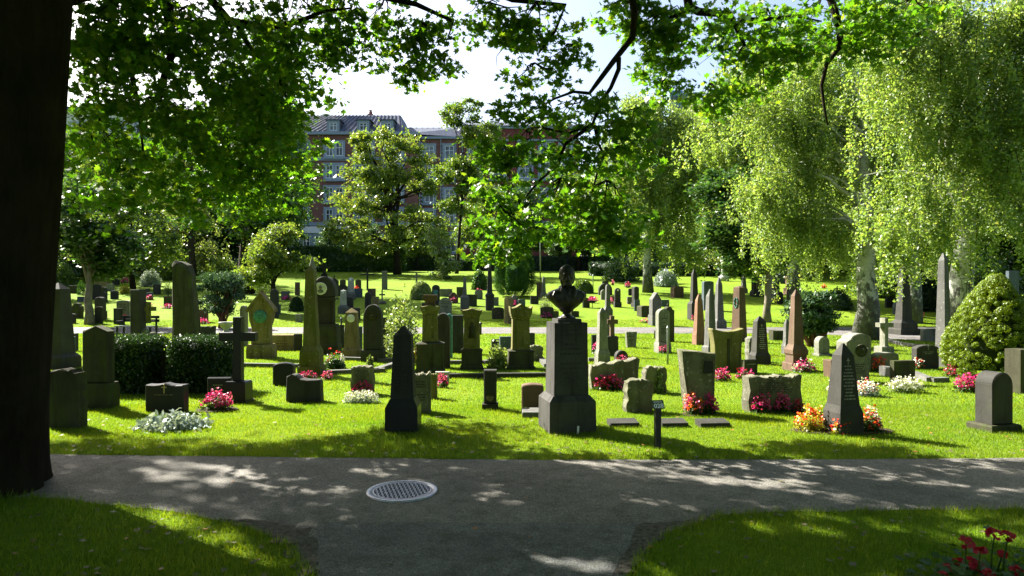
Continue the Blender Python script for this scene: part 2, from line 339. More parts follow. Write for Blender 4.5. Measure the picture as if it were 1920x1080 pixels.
stem = fine([(-1.48, 5.22), (-1.42, 4.95), (-1.2, 4.27), (-1.02, 3.2), (-.98, -5)], .15, .012, rp) + fine([(.53, -5), (.56, 3.2), (.63, 4.27), (.82, 4.75), (.95, 5.18)], .15, .012, rp) + fine([(.95, 5.18), (.2, 5.2), (-.7, 5.2), (-1.48, 5.22)], .15, .02, rp)[1:-1]
sheet('path_branch', stem, .011, asphalt('old_asphalt', (.115, .118, .114), .75, 2))
MID = [(-60, 26.6), (60, 26.6)]
mid_poly = fine([(-60, 27.2), (-14, 26.9), (0, 26.8), (10, 27.0), (12.2, 26.2), (13.3, 24.4), (14.6, 22.0), (20, 18.6), (21, 19.6), (16.4, 22.6), (15.3, 25.2), (15.6, 27.2), (24, 29.4), (60, 37)], .8, .03, rp)
mid_poly += fine([(60, 40), (22, 31.6), (10, 31.2), (-60, 31.3)], .8, .03, rp)
sheet('middle_path', [(x, min(y, 31.45) if abs(x) < 24 else min(y, 31.4)) for x, y in mid_poly], .007, asphalt('pale_asphalt', (.115, .108, .105), .15, 3))
mb = MB(); mb.add([(-120, 83, gz(83) + .05), (120, 83, gz(83) + .05), (120, 86, gz(86) + .02), (120, 93, gz(86) + .02), (-120, 93, gz(86) + .02), (-120, 86, gz(86) + .02)], [(0, 1, 2, 5), (5, 2, 3, 4)])
structure(mb.build('road', asphalt('street_asphalt', (.08, .082, .09), .1, 4)))
dirt = plain('path_dirt', (.075, .068, .056), .95, 0, .6, 30, 1.0)
for pl_, nm_ in (([(-2.3, 5.31), (-1.75, 5.22), (-1.5, 5.05), (-1.3, 4.6), (-1.22, 4.27), (-1.3, 4.27), (-1.55, 4.7), (-1.85, 5.02)], 'soil_verge'), ([(.95, 5.18), (1.75, 5.4), (1.2, 5.07), (.9, 4.6), (.72, 4.27), (.63, 4.27), (.82, 4.75)], 'soil_verge')):
    sheet(nm_, fine(pl_ + pl_[:1], .05, .045, rp)[:-1], .009, dirt)
def inside(poly, x, y):
    P = np.array(poly); r = np.zeros(len(x), bool)
    for (x1, y1), (x2, y2) in zip(P, np.roll(P, -1, 0)):
        c = (y1 > y) != (y2 > y); r ^= c & (x < (x2 - x1) * (y - y1) / (y2 - y1 + 1e-12) + x1)
    return r
# mown grass: short single blades, longer along the path edges
rg = np.random.default_rng(3)
def blades(n, y0, y1, wid, hgt, name, lean=.5):
    y = np.sqrt(rg.uniform(y0 ** 2, y1 ** 2, n)); x = rg.uniform(-.82, .82, n) * y
    keep = ~inside(path_poly, x, y) & ~inside(stem, x, y) & ~inside(mid_poly, x, y); x, y = x[keep], y[keep]; n = len(x)
    e = np.zeros(n, bool)
    if y0 < 8:
        for dx, dy in ((0, .1), (0, -.1), (.1, 0), (-.1, 0)): e |= inside(path_poly, x + dx, y + dy)
    patch = .5 + .5 * np.sin(x * 1.7 + 1.3 * np.sin(y * 1.1)) * np.sin(y * 2.3 + x * .6)
    near = np.where(y < 7, 1.25, 1.0)
    h = hgt * rg.uniform(.45, 1.25, n) * (.75 + .5 * patch) * np.where(e, rg.uniform(.9, 1.9, n), 1.0) * near
    a = rg.uniform(0, 2 * PI, n); l = lean * h * rg.uniform(.2, 1.3, n); b = rg.uniform(0, 2 * PI, n); w = wid * rg.uniform(.6, 1.3, n)
    z = gzv(y) if y1 > 31 else np.zeros(n)
    V = np.zeros((n, 3, 3)); V[:, 0] = np.stack([x - w * np.cos(a), y - w * np.sin(a), z - .004], 1); V[:, 1] = np.stack([x + w * np.cos(a), y + w * np.sin(a), z - .004], 1)
    V[:, 2] = np.stack([x + l * np.cos(b), y + l * np.sin(b), z + h], 1)
    o = link(name, np_mesh(name, V, 3), M['grass']); o['kind'] = 'stuff'
    o['label'] = 'short mown grass growing over the cemetery lawns'; o['category'] = 'grass'
blades(430000, 2.9, 10.5, .0032, .034, 'grass')
blades(330000, 10.5, 20, .006, .034, 'grass')
blades(230000, 20, 34, .013, .04, 'grass')
# fallen leaves
n = 900; y = np.concatenate([np.sqrt(rg.uniform(9, 60, n)), np.sqrt(rg.uniform(52, 90, 350))]); n = len(y); x = rg.uniform(-.8, .8, n) * y
onp = inside(path_poly, x, y); keep = ~onp | (rg.uniform(size=n) < .10); x, y, onp = x[keep], y[keep], onp[keep]
P = np.stack([x, y, np.where(onp, .016, rg.uniform(.02, .04, len(x)))], 1)
o = link('fallen_leaves', np_mesh('fallen_leaves', leaves_v(P, rg.uniform(.025, .06, len(x)), MAPLE, rg, .8), 14), M['fall']); o['kind'] = 'stuff'
o['label'] = 'scattered fallen maple leaves on the grass and asphalt'; o['category'] = 'leaf litter'
# ------------------------------------------------------------------ manhole cover
p = ground(754, 924)
t = thing('manhole_cover', 'round patterned steel manhole cover set in the asphalt path', 'manhole cover', (p.x, p.y, .006), .3)
R = .31; mb = MB(); k = 48; prof = [(R * 1.005, 0), (R, .012), (R * .985, .014), (R * .85, .014), (R * .845, .004)]
vs = []; fs = []
for r, z in prof:
    for i in range(k): a = 2 * PI * i / k; vs.append((r * math.cos(a), r * math.sin(a), z))
for j in range(len(prof) - 1):
    for i in range(k): fs.append((j * k + i, j * k + (i + 1) % k, (j + 1) * k + (i + 1) % k, (j + 1) * k + i))
mb.add(vs, fs); mb.build('rim', M['iron'], t, True)
pl = MB(); pl.lathe([(R * .846, 0), (R * .846, .005), (R * .80, .006)], 40); pl.build('cover_plate', M['irond'], t)
st = MB(); g = .036
for i in range(-8, 9):
    for j in range(-8, 9):
        if math.hypot(i * g, j * g) < R * .78: st.box((i * g, j * g, .010), (.033, .012, .010), 0 if (i + j) % 2 else PI / 2, .8)
vs = []; fs = []
for r, z in ((R * .84, .005), (R * .83, .013), (R * .795, .013), (R * .79, .005)):
    for i in range(k): a = 2 * PI * i / k; vs.append((r * math.cos(a), r * math.sin(a), z))
for j in range(3):
    for i in range(k): fs.append((j * k + i, j * k + (i + 1) % k, (j + 1) * k + (i + 1) % k, (j + 1) * k + i))
st.add(vs, fs); st.build('raised_studs', M['iron'], t)
# ------------------------------------------------------------------ buildings
brk = brick('brick_wall', (.23, .085, .06), (.17, .06, .042), (.15, .10, .085)); redw = brick('red_wall', (.22, .045, .04), (.18, .04, .035), (.18, .05, .045))
trim = plain('pale_grey_trim', (.25, .30, .35), .7, 0, .12, 3); roofm = plain('zinc_roof', (.10, .115, .155), .6, .0, .2, 1.2)
palew = plain('pale_render', (.55, .54, .5), .8, 0, .1, 1); fram = plain('white_window_frame', (.7, .72, .74), .5, 0, .05)
m, nt, out = nm('window_glass'); pg = node(nt, 'BsdfPrincipled', Roughness=.06); nt.links.new(ramp(nt, noise(nt, geoco(nt), .6, 2), [(.4, (.02, .03, .035)), (.65, (.16, .19, .19))]), pg.inputs['Base Color']); nt.links.new(pg.outputs[0], out.inputs[0]); glass = m
def window(par, x, z, w, h, y, dbl, sur=trim, cross=1, sill=True):
    f = MB(); s = .34
    for c, d in (((x, y - .05, z + h / 2 + s / 2), (w + 2 * s, .16, s)), ((x, y - .05, z - h / 2 - s / 2), (w + 2 * s, .16, s)), ((x - w / 2 - s / 2, y - .05, z), (s, .155, h)), ((x + w / 2 + s / 2, y - .05, z), (s, .155, h))): f.box(c, d)
    if sill: f.box((x, y - .12, z - h / 2 - s - .06), (w + 2 * s + .2, .34, .12))
    if dbl: f.box((x, y - .045, z), (w * .16, .15, h - .004))
    o = f.build('window', sur, par)
    fr = MB(); bays = [(x - w * .29, w * .42), (x + w * .29, w * .42)] if dbl else [(x, w)]
    pn = MB()
    for cx, bw in bays:
        b = .1
        for c, d in (((cx, y - .02, z + h / 2 - b / 2), (bw, .1, b)), ((cx, y - .02, z - h / 2 + b / 2), (bw, .1, b)), ((cx - bw / 2 + b / 2, y - .02, z), (b, .098, h - 2 * b)), ((cx + bw / 2 - b / 2, y - .02, z), (b, .098, h - 2 * b)), ((cx, y - .02, z), (b * .8, .094, h - 2 * b)), ((cx, y - .02, z + h * .12), (bw - 2 * b, .09, b * .7))): fr.box(c, d)
        pn.box((cx, y - .012, z), (bw - .02, .03, h - .02))
    fr.build('frame', fram, o); pn.build('pane', glass, o)
def bx_(px): return (px - 960) / 12.8
def bz_(py): return 1.8 + (540 - py) / 12.8
Yb = 100.0; gb = gz(90)
B = thing('apartment_building', 'long brown brick apartment block with blue-grey metal roof behind the hedge', 'building', (0, 0, 0))
w = MB(); x0, x1 = bx_(470), bx_(788); zt = bz_(250)
w.box(((x0 + x1) / 2, Yb + 6, (gb + zt) / 2), (x1 - x0, 12, zt - gb)); x2, x3 = bx_(788), bx_(868); zt2 = bz_(256)
w.box(((x2 + x3) / 2, Yb + 6.6, (gb + zt2) / 2), (x3 - x2, 12, zt2 - gb)); w.build('wall', brk, B)
r = MB(); zr = bz_(205); e = zt + .12; xl, xr = bx_(560), bx_(744); xe = bx_(756)
r.add([(x0 - .4, Yb - .4, e), (xe, Yb - .4, e), (xe, Yb + 12, e), (x0 - .4, Yb + 12, e), (x0 + 5.5, Yb + 3.4, zr), (xr, Yb + 3.4, zr), (xr, Yb + 9, zr), (x0 + 5.5, Yb + 9, zr)],
      [(0, 1, 5, 4), (1, 2, 6, 5), (2, 3, 7, 6), (3, 0, 4, 7), (4, 5, 6, 7), (3, 2, 1, 0)])
zr2 = bz_(217); r.add([(xe + .05, Yb + .3, zt2 + .5), (x3 + .3, Yb + .7, zt2 + .1), (x3 + .3, Yb + 12.5, zt2 + .1), (xe + .05, Yb + 12.5, zt2 + .1), (xe + .05, Yb + 2.6, bz_(232)), (x3, Yb + 2.6, bz_(232)), (x3, Yb + 7, zr2), (xe + .05, Yb + 7, zr2)],
      [(0, 1, 5, 4), (4, 5, 6, 7), (1, 2, 6, 5), (2, 3, 7, 6), (3, 0, 4, 7), (3, 2, 1, 0)])
ro = r.build('roof', roofm, B)
se = MB()
n = 30
for i in range(n):
    t_ = (i + .5) / n; a = Vector((x0 - .4 + (xe - x0 + .4) * t_, Yb - .42, e + .05)); b = Vector((x0 + 5.5 + (xr - 5.5 - x0) * t_, Yb + 3.38, zr + .05)); se.tube([a, b], [.05, .05], 4)
for i in range(10):
    t_ = (i + .5) / 10; xx = bx_(760) + (x3 - bx_(760)) * t_; se.tube([(xx, Yb + .68, zt2 + .16), (xx, Yb + 2.58, bz_(232) + .05)], [.045, .045], 4)
se.build('standing_seam', plain('dark_seam', (.1, .1, .115), .5, .3), ro)
ch = MB(); cxp = bx_(679); ch.box((cxp, Yb + 6, zr + .35), (.8, .8, .9)); ch.lathe([(.25, .8), (.28, 1.1), (.18, 1.25), (.3, 1.4), (.05, 1.5)], 8, (cxp, Yb + 6, zr)); ch.build('chimney', brk, ro)
ch = MB(); ch.box((bx_(693), Yb + 6.5, zr + .2), (1.2, .8, .6)); ch.build('chimney', brk, ro)
for px in (626, 682, 727):
    d = MB(); X = bx_(px); d.box((X, Yb + 1.0, bz_(238)), (1.9, 2.4, 1.75)); d.box((X, Yb + .9, bz_(225.8)), (2.3, 2.8, .14)); dm = d.build('dormer', plain('dark_dormer_cladding', (.09, .1, .12), .5, .2), B)
    window(dm, X, bz_(238.5), 1.1, 1.15, Yb - .26, False, trim, 1, False)
co_ = MB()
for py, ov in ((250.5, .45), (298, .12), (420, .18)): co_.box(((x0 + x1) / 2, Yb - ov / 2, bz_(py)), (x1 - x0, ov, .4 if py < 260 else .5))
co_.box(((x2 + x3) / 2, Yb + .45, bz_(257)), (x3 - x2, .35, .35)); co_.box(((x2 + x3) / 2, Yb + .5, bz_(421)), (x3 - x2, .25, .45)); co_.build('cornice', trim, B)
for px, dbl in ((515, 1), (568, 0), (627, 1), (683, 1), (738, 1)):
    for py in (280, 322, 364, 405): window(B, bx_(px), bz_(py), 2.5 if dbl else 1.45, 1.95, Yb, dbl)
for px in (804, 842):
    for py in (284, 325, 366, 406): window(B, bx_(px), bz_(py), 1.35, 1.9, Yb + .6, 0)
for px in (787, 826, 866):
    d = MB(); d.lathe([(.07, 0), (.07, zt2 - gb)], 6, (bx_(px), Yb + .42 if px > 790 else Yb - .12, gb)); d.build('downpipe', trim, B)
    d = MB()
    for k in range(34): d.box((bx_(px) + .24, Yb + (.55 if px > 790 else -.03), gb + 1 + k * .55), (.22, .12, .26))
    d.build('quoins', trim, B)
d = MB(); d.box((bx_(600), Yb - .15, bz_(431)), (9.2, .25, .95)); d.build('fascia_board', M['white'], B)
for px in (566, 606, 655, 700, 748): window(B, bx_(px), bz_(456), 2.4, 2.2, Yb - .02, 1, trim, 1, False)
for px in (808, 845): window(B, bx_(px), bz_(455), 1.6, 2.6, Yb + .58, 0, trim, 1, False)
R_ = thing('red_building', 'bright red house with pale window surrounds beside the brick block', 'building', (0, 0, 0))
w = MB(); xa, xb = bx_(869), bx_(1085); zt3 = bz_(236); w.box(((xa + xb) / 2, Yb + 6.5, (gb + zt3) / 2), (xb - xa - .02, 12, zt3 - gb)); w.build('wall', redw, R_)
r = MB(); r.add([(xa, Yb + .1, zt3 + .1), (xb + .3, Yb + .1, zt3 + .1), (xb + .3, Yb + 12, zt3 + .1), (xa, Yb + 12, zt3 + .1), (xa, Yb + 4, zt3 + 1.6), (xb - 3, Yb + 4, zt3 + 1.6), (xb - 3, Yb + 9, zt3 + 1.6), (xa, Yb + 9, zt3 + 1.6)], [(0, 1, 5, 4), (1, 2, 6, 5), (2, 3, 7, 6), (3, 0, 4, 7), (4, 5, 6, 7), (3, 2, 1, 0)]); r.build('roof', roofm, R_)
d = MB()
for py in (238, 262, 336, 352, 400, 416): d.box(((xa + xb) / 2, Yb + .4, bz_(py)), (xb - xa, .3, .3))
d.build('cornice', trim, R_)
for px in (890, 935, 985, 1024, 1062):
    for py in (280, 318, 372): window(R_, bx_(px), bz_(py), 1.7, 2.3, Yb + .5, 0)
    g_ = MB(); g_.prism([(-1.5, 0), (1.5, 0), (0, .75)], .3, .02); o = g_.build('pediment', trim, R_); o.location = (bx_(px), Yb + .38, bz_(300.5))
T = thing('tower_block', 'distant blue-grey tower block top peeping above the trees', 'building', (0, 0, 0))
Yt = 200; xt0, xt1 = (1256 - 960) / 1280 * Yt, (1312 - 960) / 1280 * Yt; ztt = 1.8 + (540 - 173) / 1280 * Yt
w = MB(); w.box(((xt0 + xt1) / 2, Yt + 8, ztt / 2 + 2), (xt1 - xt0, 16, ztt - 4)); w.box((xt0 + 3, Yt + 8, ztt + 1), (4, 6, 2)); w.build('wall', plain('blue_grey_panel', (.12, .2, .3), .6, 0, .1, .3), T)
for fz in range(6):
    d = MB(); d.box(((xt0 + xt1) / 2, Yt - .05, ztt - 1.8 - fz * 3), (xt1 - xt0 - .8, .2, 1.3)); d.build('window_band', glass, T)
L_ = thing('pale_building', 'pale rendered apartment house glimpsed between leaves at far left', 'building', (0, 0, 0))
Yl = 108; xa, xb = (80 - 960) / 1280 * Yl, (330 - 960) / 1280 * Yl; zl = 1.8 + (540 - 208) / 1280 * Yl
w = MB(); w.box(((xa + xb) / 2, Yl + 6, (gb + zl) / 2), (xb - xa, 12, zl - gb)); w.build('wall', palew, L_)
r = MB(); r.box(((xa + xb) / 2, Yl + 6, zl + .3), (xb - xa + .8, 12.8, .6)); r.build('roof', roofm, L_)
for i in range(6):
    for j in range(6): window(L_, xa + 2 + i * (xb - xa - 4) / 5, gb + 3 + j * 4.0, 1.7, 1.9, Yl, 0)
# iron fence by the street
Fn = thing('iron_fence', 'dark iron railing beside the street between hedge and shrubs', 'fence', (0, 78, gz(78)))
d = MB(); zf = gz(78)
for x in np.arange(-15, 32, .16): d.box((x, 0, .85), (.028, .028, 1.7))
d.build('bars', M['irond'], Fn)
for z in (.2, 1.55):
    d = MB(); d.box((8.5, 0, z), (47, .05, .06)); d.build('rail', M['irond'], Fn)
for k in range(12):
    d = MB(); d.box((-15 + k * 4.27, 0, .95), (.12, .12, 1.9)); d.build('post', M['irond'], Fn)
# ------------------------------------------------------------------ trees and shrubs
def blobs_px(Y, lst, dy=.9):
    out = []
    for b in lst:
        yo = b[4] if len(b) > 4 else 0; y = Y + yo; k = y / 1280
        out.append((W(b[0], b[1], y), b[2] * k, b[2] * k * dy, b[3] * k))
    return out
def clump_centres(blobs, nc, rg, shell=.55):
    w = np.array([(b[1] * b[2] * b[3]) ** .67 for b in blobs]); w /= w.sum(); out = []
    for b, k in zip(blobs, rg.multinomial(nc, w)):
        d = rg.normal(size=(k, 3)); d /= np.linalg.norm(d, axis=1)[:, None]; r = rg.uniform(0, 1, k) ** (1 / 3 * (1 - shell) + .12 * shell)
        out.append(np.array(b[0])[None] + d * r[:, None] * np.array([b[1], b[2], b[3]])[None] * .92)
    return np.concatenate(out)
def cloud(cen, n, cr, rg, fz=.6):
    k = rg.integers(0, len(cen), n); s = rg.uniform(.55, 1.35, len(cen))[k]
    return cen[k] + rg.normal(size=(n, 3)) * (cr * s)[:, None] * np.array([.55, .55, .55 * fz])
def rel(P, o): return P - np.array(o)[None]
def bend(a, b, rnd, k=4, w=.12, lift=.15):
    a, b = Vector(a), Vector(b); L = (b - a).length; pts = []
    for i in range(k + 1):
        t = i / k; p = a.lerp(b, t); p.z += lift * L * math.sin(PI * t) * (1 - .4 * t)
        if 0 < i < k: p += Vector((rnd.uniform(-1, 1), rnd.uniform(-1, 1), rnd.uniform(-.6, .6))) * w * L * .5
        pts.append(p)
    return pts
def tree(name, label, base, tr, blobs, lmat, bmat, n, lsize, seed, group=None, nc=90, cr=.9, tpl=DIA, flat=.15, limbs=16, top=None, fork=.35, stems=1, lean=0, hang=0.0, fz=.6, cat='tree'):
    rg = np.random.default_rng(seed); rnd = random.Random(seed); base = Vector(base)
    t = thing(name, label, cat, base, 0, group)
    cen = clump_centres(blobs, nc, rg); P = cloud(cen, n, cr, rg, fz)
    top = Vector(top) if top is not None else Vector(np.mean(cen, axis=0)) + Vector((0, 0, .25 * (cen[:, 2].max() - cen[:, 2].min())))
    mb = MB(); trunks = []
    for s in range(stems):
        tp = top + Vector((rnd.uniform(-1, 1), rnd.uniform(-.5, .5), 0)) * (1.4 if stems > 1 else 0)
        pts = [base + Vector((0, 0, -.15))] + [base.lerp(tp, (i + 1) / 8) + Vector((rnd.uniform(-1, 1), rnd.uniform(-1, 1), 0)) * tr * .35 for i in range(8)]
        rr = [tr * 1.45, tr] + [tr * (1 - .115 * (i + 1)) for i in range(7)]
        if stems > 1: rr = [r * .75 for r in rr]
        mb.tube([p - base for p in pts], rr, 10, .05, rnd); trunks.append(pts)
    order = rg.permutation(len(cen))[:limbs]
    for q in order:
        c = Vector(cen[q]); pts = trunks[rnd.randrange(stems)]; i = min(7, max(2, int(2 + 6 * fork + rnd.uniform(-1, 3))))
        while i > 2 and pts[i].z > c.z - .15: i -= 1
        L = bend(pts[i], c, rnd); r0 = tr * rnd.uniform(.28, .42)
        mb.tube([p - base for p in L], [r0, r0 * .75, r0 * .5, r0 * .3, .012], 6)
        for z in range(2):
            d = Vector(cen[rnd.randrange(len(cen))])
            if (d - L[2]).length < 3.5: mb.tube([p - base for p in bend(L[2 + z], d, rnd, 3)], [r0 * .4, r0 * .28, r0 * .16, .01], 5)
    mb.build('trunk', bmat, t, True)
    V = leaves_v(rel(P, base), lsize * rg.uniform(.6, 1.35, n), tpl, rg, flat, None, hang)
    link('crown', np_mesh('crown', V, len(tpl)), lmat, t); return t
def weeping(name, label, base, tr, blobs, lmat, bmat, n, lsize, seed, group=None, ns=260, L=(1.0, 3.2), jit=.10, limbs=14, lean=Vector((0, 0, 0)), spr=1.0):
    """birch with hanging twigs: strands fall from points in the crown"""
    rg = np.random.default_rng(seed); rnd = random.Random(seed); base = Vector(base)
    t = thing(name, label, 'tree', base, 0, group)
    cc = clump_centres(blobs, max(8, ns // 8), rg, .6); st = cc[rg.integers(0, len(cc), ns)] + rg.normal(size=(ns, 3)) * np.array([.5, .5, .2]) * spr; ln = rg.uniform(L[0], L[1], ns) * rg.uniform(.6, 1.2, ns)
    dr = rg.normal(size=(ns, 2)) * .12
    k = rg.integers(0, ns, n); s = rg.uniform(0, 1, n) ** .85
    P = st[k].copy(); d = s * ln[k]; P[:, 2] -= d; P[:, 0] += dr[k, 0] * d; P[:, 1] += dr[k, 1] * d
    P += rg.normal(size=(n, 3)) * (jit * (1.5 - .8 * s))[:, None] * np.array([1, 1, .8])
    P[:, 2] = np.maximum(P[:, 2], base.z + .5 + rg.uniform(0, 1.2, n))
    top = Vector((base.x, base.y, st[:, 2].max() - .6)) + lean
    pts = [base + Vector((0, 0, -.2))] + [base.lerp(top, (i + 1) / 9) + Vector((rnd.uniform(-1, 1), rnd.uniform(-1, 1), 0)) * tr * .3 for i in range(9)]
    mb = MB(); mb.tube([p - base for p in pts], [tr * 1.5, tr * 1.02] + [tr * (1 - .1 * (i + 1)) for i in range(8)], 14, .03, rnd)
    tw = MB()
    for q in rg.permutation(ns)[:limbs]:
        c = Vector(st[q]); i = rnd.randint(3, 8)
        while i > 2 and pts[i].z > c.z - .3: i -= 1
        Lb = bend(pts[i], c, rnd, 5, .1, .2); r0 = tr * rnd.uniform(.16, .3); mb.tube([p - base for p in Lb], [r0, r0 * .8, r0 * .6, r0 * .4, r0 * .25, .01], 6)
    mb.build('trunk', bmat, t, True)
    for q in rg.permutation(ns)[:min(ns, 90)]:
        a = Vector(st[q]); b = a + Vector((dr[q, 0], dr[q, 1], -1)) * ln[q]; b.z = max(b.z, base.z + .8); tw.tube([a - base, a.lerp(b, .5) - base, b - base], [.014, .010, .004], 3)
    tw.build('hanging_twigs', M['barkd'], t)
    V = leaves_v(rel(P, base), lsize * rg.uniform(.6, 1.3, n), DIA, rg, .05, None, .6)
    link('crown', np_mesh('crown', V, 4), lmat, t); return t
# --- the big maple at the path: trunk close to the camera, crown overhead
sx_, sy_ = -sun_dir.x / sun_dir.z, -sun_dir.y / sun_dir.z
def shadow_xy(P): return P[:, 0] + sx_ * P[:, 2], P[:, 1] + sy_ * P[:, 2]
GAPS = [(-2.42, 5.03, 1.25, .14), (-3.75, 4.45, .5, .15), (-3.2, 6.75, 1.0, .2), (-2.1, 6.35, .75, .2), (-1.2, 6.7, .6, .14), (.9, 6.9, .5, .1), (-.2, 5.9, .5, .1),
        (2.0, 5.12, .8, .13), (3.1, 5.1, .9, .12), (4.3, 5.15, .9, .13), (1.3, 5.75, .5, .10), (1.9, 6.35, .55, .13), (2.6, 5.95, .5, .09), (3.2, 6.75, .8, .12), (4.2, 6.1, .7, .1), (1.2, 6.85, .5, .1), (3.6, 6.35, .4, .08), (5, 6.7, .6, .1), (2.2, 6.75, .4, .09), (.6, 4.35, .7, .12)]
rq = random.Random(77)
GAPS += [(rq.uniform(-4.2, 1.2), rq.uniform(5.0, 7.2), rq.uniform(.08, .25), rq.uniform(.025, .055)) for _ in range(46)] + [(rq.uniform(.6, 4.0), rq.uniform(4.0, 5.0), rq.uniform(.08, .2), rq.uniform(.03, .05)) for _ in range(10)]
def sun_gap(P, rg):
    x, y = shadow_xy(P); x = x + rg.normal(size=len(x)) * .09 + .12 * np.sin(7 * y); y = y + rg.normal(size=len(y)) * .05 + .05 * np.sin(5 * x); g = np.zeros(len(x), bool)
    for cx, cy_, rx, ry in GAPS:
        dx, dy = x - cx, y - cy_
        u = dx * .82 - dy * .57; v = dx * .57 + dy * .82
        if cx > .0: u, v = dx, dy + .35 * dx
        g |= (u / rx) ** 2 + (v / (ry * 1.5)) ** 2 < 1
    return g & (rg.uniform(size=len(x)) < .95) & (np.sin(11 * x + 4 * y) * np.sin(13 * y - 5 * x) > -.5)
rg = np.random.default_rng(21); rnd = random.Random(21)
tb = Vector((-4.78, 6.1, 0))
MT = thing('maple_tree', 'huge dark maple trunk at the left edge with its leafy crown overhead', 'tree', tb)
mb = MB(); prof = [(-.1, .56), (.05, .53), (.25, .515), (.7, .505), (1.6, .515), (3, .555), (4.5, .56), (6, .5), (8, .36), (10, .2), (11.5, .06)]
k = 44; vs = []; fs = []
for z, r in prof:
    for i in range(k):
        a = 2 * PI * i / k; flare = 1 + (.10 * math.sin(a * 5 + 2.6) + .05 * math.sin(3 * a)) * max(0, 1 - z / .8) + .02 * math.sin(a * 11 + z * 1.3) + .012 * math.sin(a * 23 - z * 2)
        vs.append((r * flare * math.cos(a) + .04 * z, r * flare * math.sin(a), z))
for j in range(len(prof) - 1):
    for i in range(k): fs.append((j * k + i, j * k + (i + 1) % k, (j + 1) * k + (i + 1) % k, (j + 1) * k + i))
mb.add(vs, fs); mb.build('trunk', M['barkd'], MT, True)
# foliage that hangs into the picture
LOW_L = [(400, 130, 260, 130, 9.2), (310, 290, 165, 120, 9), (520, 210, 105, 160, 9.8), (570, 60, 95, 90, 9.3), (205, 120, 75, 120, 8.6), (200, 330, 75, 120, 9.2), (420, 340, 120, 100, 10),
         (480, 330, 110, 90, 11), (300, 60, 160, 80, 8.5), (440, 230, 160, 90, 8.8), (250, 230, 100, 90, 10.5), (170, 250, 50, 80, 10)]
LOW_C = [(720, 50, 90, 60, 9.8), (790, 95, 60, 60, 9.6), (905, 40, 130, 40, 9.8), (1000, 55, 85, 55, 9.6), (690, 100, 45, 45, 9.6), (770, 140, 45, 30, 9.7), (640, 40, 60, 60, 9.5), (830, 130, 30, 25, 9.7), (960, 100, 40, 30, 9.7), (1060, 110, 55, 30, 9.5), (650, 110, 35, 35, 9.6)]
LOW_R = [(1010, 290, 115, 55, 9), (1160, 290, 85, 50, 9.3), (945, 330, 60, 70, 9.0), (950, 440, 75, 60, 8.8), (1060, 400, 110, 75, 9.2), (1140, 410, 80, 80, 9.4), (990, 215, 75, 35, 9.0), (1090, 215, 80, 35, 9.2), (1130, 455, 60, 22, 9.3), (1010, 448, 65, 25, 9), (925, 480, 35, 25, 8.8), (1190, 230, 40, 30, 9.3),
         (1010, 145, 60, 30, 9.2), (1180, 30, 60, 35, 10), (1240, 120, 60, 45, 10), (1300, 55, 130, 40, 10), (1220, 60, 60, 40, 10), (1420, 65, 120, 55, 10.4), (1560, 45, 130, 55, 10.8), (1400, 150, 75, 50, 10.4), (1330, 190, 40, 38, 10), (1640, 80, 80, 50, 11), (1700, 30, 80, 40, 11), (1250, 170, 40, 25, 10), (1470, 120, 60, 40, 10.5)]
def maple_leaves(lst, dens, name, par, org, cr=.20, dy=.6, nlpc=20, size=.105):
    Ps = []
    for (px, py, rx, ry, Y) in lst:
        b = blobs_px(Y, [(px, py, rx, ry)], dy); area = PI * rx * ry; n = int(dens * area / 145); nc = max(5, n // nlpc)
        cen = clump_centres(b, nc, rg, .3); Ps.append(cloud(cen, n, cr, rg, .35))
    P = np.concatenate(Ps); keep = ~sun_gap(P, rg) & ~((np.hypot(P[:, 0] - .75, P[:, 1] - 8.9) < .5 + .15 * rg.uniform(size=len(P))) & (P[:, 2] < 2.42)); P = P[keep]
    V = leaves_v(rel(P, org), size * rg.uniform(.6, 1.25, len(P)), MAPLE, rg, .2, None, .8)
    return link(name, np_mesh(name, V, 14), M['lmaple'], par), P
o, PL = maple_leaves(LOW_L, 5.4, 'low_foliage', MT, tb, .24, 1.0)
o, PC = maple_leaves(LOW_C, 5.2, 'low_foliage', MT, tb)
# the crown above the picture: shades the path and the near grass
n = 60000; cen = np.stack([rg.uniform(-17, 3.5, 3800), rg.uniform(5, 17, 3800), rg.uniform(5.6, 12.5, 3800)], 1)
px_ = 960 + 1280 * cen[:, 0] / cen[:, 1]; py_ = 540 - 1280 * (cen[:, 2] - 1.8) / cen[:, 1]; gx, gy = shadow_xy(cen)
lim = np.where(gx < -2.2, 7.9, np.where(gx < 0, 7.05, 6.8))
ok = ((py_ < -55) | (px_ < 60)) & (gy < lim) & (gx > -9) & (gx < 8.5)
thin = np.where((gx > 1.6) & (gy > 5.45), .1, 1.0) * np.where(gy > 7.3, .55, 1.0); ok &= rg.uniform(size=len(cen)) < thin
cen = cen[ok]; n = len(cen) * 34; P = cloud(cen, n, .42, rg, .4); P = P[~sun_gap(P, rg)]
py_ = 540 - 1280 * (P[:, 2] - 1.8) / P[:, 1]; px_ = 960 + 1280 * P[:, 0] / P[:, 1]; P = P[(py_ < -8) | (px_ < 90)]
V = leaves_v(rel(P, tb), .155 * rg.uniform(.7, 1.3, len(P)), MAPLE, rg, .5); link('crown', np_mesh('crown', V, 14), M['lmaple'], MT)
